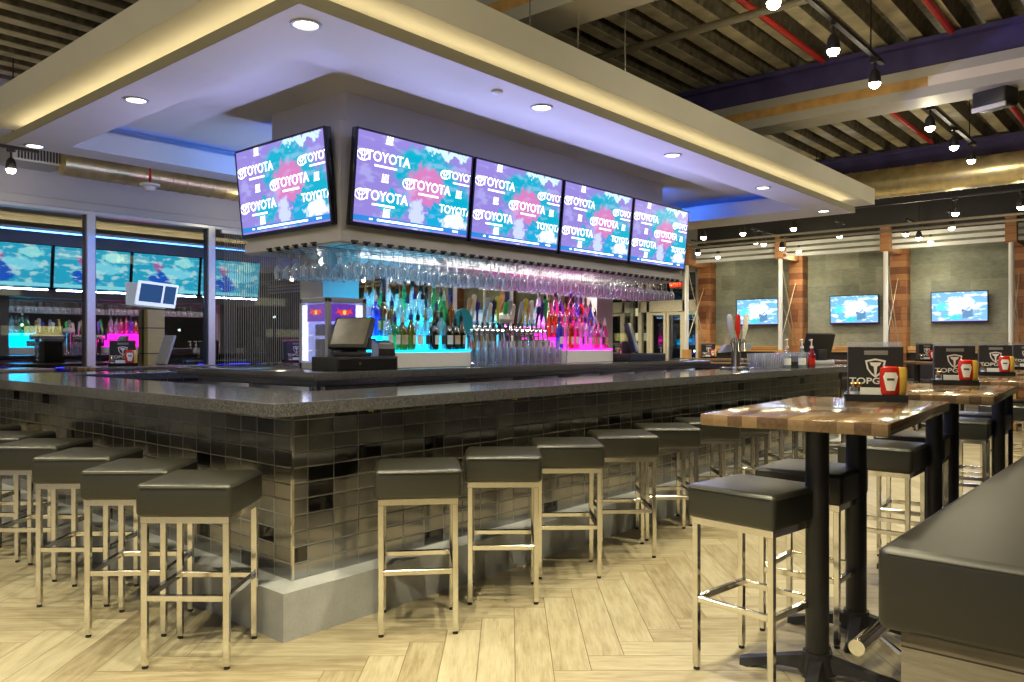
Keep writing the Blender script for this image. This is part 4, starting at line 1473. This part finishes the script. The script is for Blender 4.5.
def make_table(label):
    t = thing('high_table', label, 'table', (0, 0, 0), 0, 'high tables by the bench')
    obj('tabletop', box(NB(), -0.67, 0.65, -0.345, 0.345, TZT - 0.045, TZT, 0.006, 2), 'block', t)
    for sx in (-0.365 / 0.315, 0.25 / 0.315):
        p = obj('post', tube(NB(), (sx * 0.315, -0.02, 0.03), (sx * 0.315, -0.02, TZT - 0.055), 0.045, 20), 'black', t)
        obj('top_plate', box(NB(), sx * 0.315 - 0.12, sx * 0.315 + 0.12, -0.20, 0.16, TZT - 0.055, TZT - 0.045), 'black', p, False)
        bm = lathe(NB(), [(0, 0.10), (0.055, 0.10), (0.062, 0.06), (0.075, 0.02), (0, 0.02)], 16, (sx * 0.315, -0.02, 0))
        for a in (R(10), R(100), R(190), R(280)):
            c, s = math.cos(a), math.sin(a)
            o = Vector((sx * 0.315, -0.02, 0))
            u, v = Vector((c, s, 0)), Vector((-s, c, 0))
            prev = None
            for (d, w, z0, z1) in ((0.05, 0.036, 0.03, 0.085), (0.14, 0.030, 0.03, 0.065), (0.23, 0.030, 0.012, 0.042), (0.27, 0.036, 0.0, 0.034), (0.30, 0.026, 0.0, 0.026)):
                r4 = [bm.verts.new(o + u * d + v * q + Vector((0, 0, zz))) for q, zz in ((-w, z0), (w, z0), (w * 0.7, z1), (-w * 0.7, z1))]
                if prev:
                    for i in range(4):
                        bm.faces.new((prev[i], prev[(i + 1) % 4], r4[(i + 1) % 4], r4[i]))
                else:
                    bm.faces.new(r4)
                prev = r4
            bm.faces.new(prev)
        obj('cross_foot', bm, 'black', t)
    return t


def make_caddy(label):
    t = thing('menu_caddy', label, 'menu holder', (0, 0, 0), 0, 'menu caddies on the high tables')
    obj('tray', frame_ring(NB(), -0.137, 0.137, -0.085, 0.10, -0.128, 0.128, -0.076, 0.091, 0, 0.034), 'black_gloss', t, False)
    obj('tray_floor', box(NB(), -0.128, 0.128, -0.076, 0.091, 0.0, 0.012), 'black_gloss', t, False)
    h = obj('menu_box', box(NB(), -0.122, 0.122, -0.01, 0.088, 0.012, 0.262, 0.003, 1), 'black', t)
    obj('acrylic_lip', box(NB(), -0.122, 0.122, 0.082, 0.088, 0.262, 0.285), 'acrylic', t, False)
    obj('slot', box(NB(), -0.050, 0.055, -0.0116, -0.010, 0.222, 0.243, 0.0007, 1), 'letter_grey', h, False)
    bm = NB()
    add_text(bm, 'TOPGOLF', 0.042, 0.0, 0.095, 0, 1.25)
    obj('lettering', bm, 'letter_paint', h, False, (0.0, -0.0112, 0))
    bm = NB()                                       # shield emblem
    o_ = [(-0.046, 0.195), (0, 0.205), (0.046, 0.195), (0.038, 0.155), (0.020, 0.128), (0, 0.112), (-0.020, 0.128), (-0.038, 0.155)]
    c_ = (0, 0.163)
    i_ = [(c_[0] + (x - c_[0]) * 0.80, c_[1] + (z - c_[1]) * 0.80) for x, z in o_]
    A_ = [bm.verts.new((x, 0, z)) for x, z in o_]
    B_ = [bm.verts.new((x, 0, z)) for x, z in i_]
    for k in range(8):
        bm.faces.new((A_[k], A_[(k + 1) % 8], B_[(k + 1) % 8], B_[k]))
    poly(bm, [(-0.026, 0.186), (0.026, 0.186), (0.020, 0.172), (0.008, 0.166), (0.004, 0.128), (0, 0.123), (-0.004, 0.128), (-0.008, 0.166), (-0.020, 0.172)])
    obj('emblem', bm, 'letter_paint', h, False, (0.0, -0.0112, 0))
    obj('card', box(NB(), -0.07, 0.03, -0.055, -0.046, 0.012, 0.066), 'letter_paint', t, False)
    return t


def make_sauce(label):
    t = thing('ketchup_bottle', label, 'bottle', (0, 0, 0), 0, 'ketchup bottles in the caddies')
    bm = lathe(NB(), [(0, 0.018), (0.034, 0.018), (0.043, 0.024), (0.046, 0.04), (0.047, 0.10), (0.046, 0.135), (0.042, 0.150), (0.030, 0.157), (0, 0.158)], 20, sx=1.0, sy=0.62)
    obj('body', bm, 'ketchup', t)
    obj('cap', lathe(NB(), [(0, 0), (0.034, 0), (0.035, 0.004), (0.033, 0.020), (0, 0.020)], 16, sx=1.0, sy=0.7), 'label_white', t)
    bm = NB()
    n = 8
    pts_ = []
    rows = ((0.042, 0.0466, 22), (0.070, 0.0472, 30), (0.108, 0.0472, 42), (0.128, 0.0466, 30))
    V = []
    for z, r, aw in rows:
        V.append([bm.verts.new(((r + 0.0006) * math.cos(R(-90 - aw + 2 * aw * k / n)), 0.62 * (r + 0.002) * math.sin(R(-90 - aw + 2 * aw * k / n)), z)) for k in range(n + 1)])
    for a, b2 in zip(V, V[1:]):
        for k in range(n):
            bm.faces.new((a[k], a[k + 1], b2[k + 1], b2[k]))
    lb = obj('label', bm, 'label_white', t)
    bm = NB()
    poly(bm, [(-0.016, 0.090), (0.016, 0.090), (0.016, 0.101), (-0.016, 0.101)], -0.0312)
    obj('band', bm, 'label_dark', lb, False)
    return t


def make_mustard(label):
    t = thing('mustard_bottle', label, 'bottle', (0, 0, 0), 0, 'mustard bottles in the caddies')
    obj('body', lathe(NB(), [(0, 0.018), (0.026, 0.018), (0.034, 0.03), (0.036, 0.14), (0.028, 0.152), (0, 0.155)], 16, sy=0.7), 'mustard', t)
    obj('cap', lathe(NB(), [(0, 0), (0.026, 0), (0.026, 0.018), (0, 0.018)], 14, sy=0.7), 'mustard', t)
    return t


def make_shaker(label, top='brass'):
    t = thing('salt_shaker', label, 'shaker', (0, 0, 0), 0, 'salt shakers in the caddies')
    obj('jar', lathe(NB(), [(0, 0), (0.020, 0), (0.022, 0.004), (0.020, 0.05), (0.016, 0.058), (0, 0.058)], 10), 'pint_glass', t)
    obj('salt', lathe(NB(), [(0, 0.003), (0.018, 0.004), (0.017, 0.032), (0, 0.033)], 10), 'white', t)
    obj('cap', lathe(NB(), [(0.0175, 0.056), (0.018, 0.072), (0.012, 0.080), (0, 0.082)], 12), top, t)
    return t


def setting(loc, rz, where):
    """One caddy with its bottles and shakers, at a table."""
    global cad, sau, mus, sha
    mtx = Matrix.Translation(loc) @ Matrix.Rotation(rz, 4, 'Z')
    if cad is None:
        cad = make_caddy('black shield emblem menu caddy ' + where)
        sau = make_sauce('red ketchup bottle in the caddy ' + where)
        mus = make_mustard('yellow mustard bottle in the caddy ' + where)
        sha = make_shaker('glass salt shaker in the caddy ' + where)
        for o, q in ((cad, (0, 0, 0)), (sau, (0.062, -0.045, 0.012)), (mus, (0.100, -0.036, 0.012)), (sha, (-0.098, -0.045, 0.012))):
            o.location = mtx @ Vector(q)
            o.rotation_euler = (0, 0, rz)
        dup(sha, mtx @ Vector((-0.078, -0.025, 0.012)), rz, 'glass pepper shaker in the caddy ' + where)
        return
    dup(cad, mtx @ Vector((0, 0, 0)), rz, 'black shield emblem menu caddy ' + where)
    dup(sau, mtx @ Vector((0.062, -0.045, 0.012)), rz, 'red ketchup bottle in the caddy ' + where)
    dup(mus, mtx @ Vector((0.100, -0.036, 0.012)), rz, 'yellow mustard bottle in the caddy ' + where)
    dup(sha, mtx @ Vector((-0.098, -0.045, 0.012)), rz, 'glass salt shaker in the caddy ' + where)


cad = sau = mus = sha = None
TXS = [1.42, 3.27, 5.20, 7.13]
tb = None
for k, x in enumerate(TXS):
    lb = 'wood topped high table on two black posts, %s from the bench end' % ORD[k]
    if tb is None:
        tb = make_table(lb)
        tb.location = (x, -2.01, 0)
        tb.rotation_euler = (0, 0, R(4))
    else:
        dup(tb, (x, -2.01, 0), R(4), lb)
setting(Vector((1.93, -2.02, TZT)), R(-70), 'on the first bench table')
setting(Vector((3.84, -1.965, TZT)), R(-72), 'on the second bench table')
setting(Vector((5.76, -1.88, TZT)), R(-73), 'on the third bench table')
setting(Vector((7.70, -1.84, TZT)), R(-74), 'on the fourth bench table')
n = 0
for k, x in enumerate(TXS):
    for j, dx in enumerate((-0.47, 0.15)):
        dup(ST, (x + dx - (0.12 if k else 0), -1.845, 0), R(-97 if k == 0 and j == 0 else (-94 + 5 * ((k + j) % 3))), 'square dark bar stool on the bar side of the %s high table, %s one' % (ORD[k], ('bench end', 'inner')[j]), 'stools at the high tables')

# ------------------------------------------------------------------ bench
bn = thing('bench', 'long dark vinyl bench with a weathered grey plank base', 'bench', (0.38, -2.475, 0))
bm = box(NB(), 0, 9.0, -0.62, 0.0, 0.47, 0.72, 0.03, 4)
obj('seat_cushion', bm, 'vinyl_dark', bn)
bm = NB()
tube(bm, (0.03, -0.004, 0.70), (8.97, -0.004, 0.70), 0.004, 6)
tube(bm, (0.004, -0.03, 0.70), (0.004, -0.59, 0.70), 0.004, 6)
obj('piping', bm, 'vinyl_dark', bn)
obj('base', box(NB(), 0.04, 8.95, -0.60, -0.06, 0.0, 0.47), 'bench_base', bn, False)
bm = NB()
tube(bm, (0.54, 0.225, 0.20), (7.5, 0.225, 0.20), 0.030, 18)
obj('foot_rail', bm, 'chrome', bn)
for x in (0.75, 1.9, 3.2, 4.6, 6.0):
    bm = tube(NB(), (x, 0.225, 0.20), (x, 0.06, 0.10), 0.012, 8)
    tube(bm, (x, 0.06, 0.10), (x, -0.06, 0.08), 0.012, 8)
    obj('rail_bracket', bm, 'chrome', bn)

# ------------------------------------------------------------------ fins, end wall televisions, booths
FY = [4.45, 2.56, 0.76, -1.04]
FN = ['by the entrance doors', 'second from the entrance doors', 'third from the entrance doors', 'farthest along from the entrance doors']
FN[3] = 'fourth from the entrance doors'
for y, n in zip(FY, FN):
    t = thing('wood_fin', 'reclaimed wood pillar and white pole divider, ' + n, 'divider', (12.0, y, 0))
    obj('pillar', box(NB(), 0.72, 0.99, -0.13, 0.13, 0, 2.97, 0.004, 1), 'pillar', t, False)
    obj('header_beam', box(NB(), 0.06, 0.99, -0.07, 0.07, 2.86, 2.97), 'pillar', t, False)
    obj('header_block', box(NB(), -0.06, 0.08, -0.075, 0.075, 2.86, 3.26), 'pillar', t, False)
    obj('pole', tube(NB(), (0, 0, 1.20), (0, 0, 2.86), 0.038, 14), 'white', t)
    obj('pole_foot', box(NB(), -0.07, 0.07, -0.07, 0.07, 0.0, 1.20), 'honey', t, False)
    for (a, b2) in (((0.04, 2.80), (0.72, 1.35)), ((0.04, 1.40), (0.72, 2.45)), ((0.04, 2.10), (0.72, 1.30))):
        obj('cord', tube(NB(), (a[0], 0, a[1]), (b2[0], 0, b2[1]), 0.007, 6), 'rope', t)
wt = make_tv('bright television on the grey green end wall, first from the entrance', 'tv_wall', 0.86, 0.515, 'televisions on the end wall', None, ((0.5, 0.6, 1.0), 4))
wt.location = (12.915, 3.40, 1.945)
wt.rotation_euler = (R(3), 0, -PI / 2)
for k, y in ((1, 1.56), (2, -0.145)):
    dup(wt, (12.915, y, 1.945), -PI / 2, 'bright television on the grey green end wall, %s from the entrance' % ORD[k], None, R(3))
for k, (y0, y1) in enumerate(((2.70, 4.30), (0.90, 2.42), (-0.90, 0.62))):
    t = thing('booth_bench', 'honey wood topped booth bench along the end wall, %s bay from the entrance' % ORD[k], 'bench', (12.35, (y0 + y1) / 2, 0))
    a = (y1 - y0) / 2
    obj('backrest', box(NB(), 0.45, 0.63, -a, a, 0, 1.16), 'vinyl_dark', t, False)
    obj('top_ledge', box(NB(), 0.40, 0.64, -a, a, 1.16, 1.27, 0.006, 1), 'honey', t, False)
    obj('seat_cushion', box(NB(), 0.0, 0.45, -a, a, 0.52, 0.72, 0.02, 2), 'vinyl_dark', t)
    obj('base', box(NB(), 0.05, 0.45, -a, a, 0, 0.52), 'bench_base', t, False)
for k, (x, y) in enumerate(((11.3, 3.5), (11.3, 1.66), (11.3, -0.14), (9.9, 4.55))):
    where = ('in the %s bay' % ORD[k]) if k < 3 else 'before the entrance doors'
    dup(tb, (x, y, 0), PI / 2 if k < 3 else 0, 'end wall high table with a wood top ' + where, 'high tables at the end wall')
    setting(Vector((x - 0.05, y + 0.1, TZT)), R(-50), 'on the end wall table ' + where)
    if k < 3:
        for j, dy in enumerate((-0.32, 0.32)):
            dup(ST, (x - 0.55, y + dy, 0), R(-92 + 4 * j), 'square bar stool at the end wall table %s, %s one' % (where, ('outer', 'inner')[j]), 'stools at the end wall tables')
p = at(676, 283, x=12.2)
t = thing('exit_sign', 'red lit exit sign hanging before the entrance doors', 'sign', (12.2, p.y, p.z), -PI / 2)
obj('sign_case', box(NB(), -0.135, 0.135, -0.02, 0.02, -0.085, 0.085, 0.006, 2), 'exit_face', t)
bm = NB()
add_text(bm, 'EXIT', 0.15, 0, 0, 0, 0.9)
obj('lettering', bm, 'exit_red', t, False, (0, -0.0215, 0))
obj('stem', tube(NB(), (0, 0, 0.085), (0, 0, 1.5), 0.01, 8), 'black', t)

# ------------------------------------------------------------------ track lights
hd = None


def head(x, y, z, label, group):
    global hd
    if hd is None:
        hd = thing('track_spotlight', label, 'spotlight', (x, y, z), 0, group)
        obj('housing', lathe(NB(), [(0.035, 0.012), (0.045, 0.0), (0.047, 0.03), (0.040, 0.08), (0.022, 0.11), (0, 0.112)], 16), 'black', hd)
        obj('lens', lathe(NB(), [(0, -0.040), (0.022, -0.036), (0.038, -0.020), (0.043, 0.0), (0.037, 0.012)], 16), 'bulb', hd)
        bm = tube(NB(), (0, 0, 0.10), (0, 0, 0.20), 0.009, 8)
        box(bm, -0.035, 0.035, -0.016, 0.016, 0.17, 0.20)
        obj('yoke', bm, 'black', hd)
    else:
        dup(hd, (x, y, z), random.uniform(0, 3), label, group)


for k, x in enumerate(TRACK_A):
    head(x, -1.25, 3.40, 'lit black track spotlight above the walkway, %s from the camera side' % ORD[k], 'spotlights above the walkway')
for k, (x0, x1) in enumerate(((0.4, 4.75), (6.05, 8.3))):
    t = thing('light_track', 'black lighting track hanging above the walkway, %s length' % ('bar corner', 'far')[k], 'lighting track', (0, -1.25, 3.60))
    obj('rail', box(NB(), x0, x1, -0.018, 0.018, 0, 0.03), 'black', t, False)
    for x in (x0 + 0.3, x1 - 0.3):
        obj('hanger', tube(NB(), (x, 0, 0.03), (x, 0, 0.47), 0.006, 6), 'black', t)
for k, (x, y) in enumerate(BACK_HEADS):
    head(x, y, 3.0, 'lit spotlight, %s' % ['row by the duct, entrance end', 'row by the duct, second', 'row by the duct, third', 'row by the duct, fourth', 'row by the duct, fifth',
         'single between the second and third bay', 'single before the third bay', 'entrance bay, outer', 'entrance bay, inner', 'second bay, outermost', 'second bay, second', 'second bay, third', 'second bay, innermost', 'third bay, outer', 'third bay, middle', 'third bay, inner'][k], 'spotlights over the end wall tables')
for k, (x0, x1, y0, y1, lb) in enumerate(((9.33, 9.36, -1.8, 2.9, 'along the duct'), (11.1, 12.3, 3.84, 3.87, 'in the entrance bay'), (10.3, 12.5, 2.34, 2.37, 'in the second bay'), (10.9, 12.5, 0.16, 0.19, 'in the third bay'), (10.4, 10.85, 1.03, 1.06, 'before the second fin'), (10.5, 10.95, -0.505, -0.475, 'before the third bay'), (0.3, 0.75, 5.44, 5.47, 'not at all'))):
    t = thing('light_track', 'short black lighting track beside the air vent above the windows' if k == 6 else 'black lighting track hanging near the end wall ' + lb, 'lighting track', (0, 0, 3.20))
    obj('rail', box(NB(), x0, x1, y0 - 0.003, y1 + 0.003, 0, 0.03), 'black', t, False)
    xm, ym = (x0 + x1) / 2, (y0 + y1) / 2
    obj('hanger', tube(NB(), (xm, ym + 0.4 * (y1 - y0 > 1), 0.03), (xm, ym + 0.4 * (y1 - y0 > 1), 0.87), 0.006, 6), 'black', t)
head(0.506, 5.45, 3.0, 'lit black track spotlight beside the air vent above the windows', 'spotlights by the windows')

# ------------------------------------------------------------------ by the windows
for k, (x, y) in enumerate(((0.05, 5.2), (1.70, 5.25), (3.95, 5.2))):
    w = '%s from the vent end' % ORD[k]
    dup(tb, (x, y, 0.04), 0, 'wood topped high table by the windows, ' + w, 'high tables by the windows')
    if k:
        setting(Vector((x - (0.25 if k == 1 else 0.45), y - 0.05, TZT + 0.04)), R(-20 if k == 1 else -8), 'on the window table ' + w)
    for j, dx in enumerate((-0.3, 0.35)):
        dup(ST, (x + dx, y - 0.50, 0.0), R(2 + 3 * j), 'square bar stool at the window table %s, %s one' % (w, ('outer', 'inner')[j]), 'stools by the windows')
kx, ky = at(156, 296, y=6.1).x, 6.145
t = thing('menu_kiosk', 'white framed menu screen tilted on a pale wooden post before the windows', 'kiosk', (kx, ky, 0))
obj('post', box(NB(), -0.10, 0.10, -0.05, 0.05, 0.02, 1.72), 'post_wood', t, False)
obj('foot', box(NB(), -0.22, 0.22, -0.22, 0.04, 0, 0.02, 0.004, 1), 'black', t)
mtx = Matrix.Translation((0, -0.068, 1.90)) @ Matrix.Rotation(R(4), 4, 'Y') @ Matrix.Rotation(R(12), 4, 'X')
bm = box(NB(), -0.235, 0.235, -0.02, 0.02, -0.14, 0.14, 0.006, 2)
bmesh.ops.transform(bm, matrix=mtx, verts=bm.verts)
f = obj('screen_frame', bm, glow('emissive white frame', (0.75, 0.85, 1.0), 0.7), t)  # the frame itself is emissive
bm = box(box(NB(), -0.21, 0.05, -0.024, -0.02, -0.095, 0.115), 0.075, 0.21, -0.024, -0.02, -0.095, 0.115)
bmesh.ops.transform(bm, matrix=mtx, verts=bm.verts)
obj('screen', bm, 'menu_screen', f, False)
t = thing('tablet_stand', 'grey tablet leaning on a dark stand beside the wooden post', 'tablet', (kx - 0.16, 5.62, 1.09))
bm = NB()
cs = box(NB(), 2.98, 2.99, 5.95, 5.96, 0, 0.01)
cs.free()
mtx = Matrix.Rotation(R(18), 4, 'Y')
bm = box(NB(), -0.02, 0.01, -0.12, 0.12, 0.0, 0.34, 0.006, 2)
bmesh.ops.transform(bm, matrix=mtx, verts=bm.verts)
obj('tablet', bm, 'grey_plastic', t)
obj('stand', box(NB(), -0.06, 0.12, -0.08, 0.08, -0.045, 0.0, 0.01, 2), 'black', t)
# fine chain curtain beyond the fridge
bm = NB()
x = 3.05
while x < 4.25:
    tube(bm, (x, 6.02, 0.05), (x, 6.02, 2.70), 0.0035, 4)
    x += 0.032
c = obj('chain_curtain', bm, 'curtain', None, False)
c['kind'] = 'stuff'
tag(c, 'fine metal chain curtain hanging before the window beyond the fridge', 'curtain')
bm = box(NB(), 3.0, 4.3, 6.0, 6.04, 2.70, 2.74)
tag(obj('curtain_rail', bm, 'alu', None, False), 'slim aluminium rail that carries the chain curtain', 'rail')
# blue light under the window-side counter
tag(obj('blue_light_strip', box(NB(), 0.1, 7.2, BARY + 0.10, BARY + 0.14, 1.000, 1.0145), glow('blue led strip', (0.02, 0.04, 1.0), 14.0), None, False), 'blue light strip under the counter edge facing the windows', 'light strip')
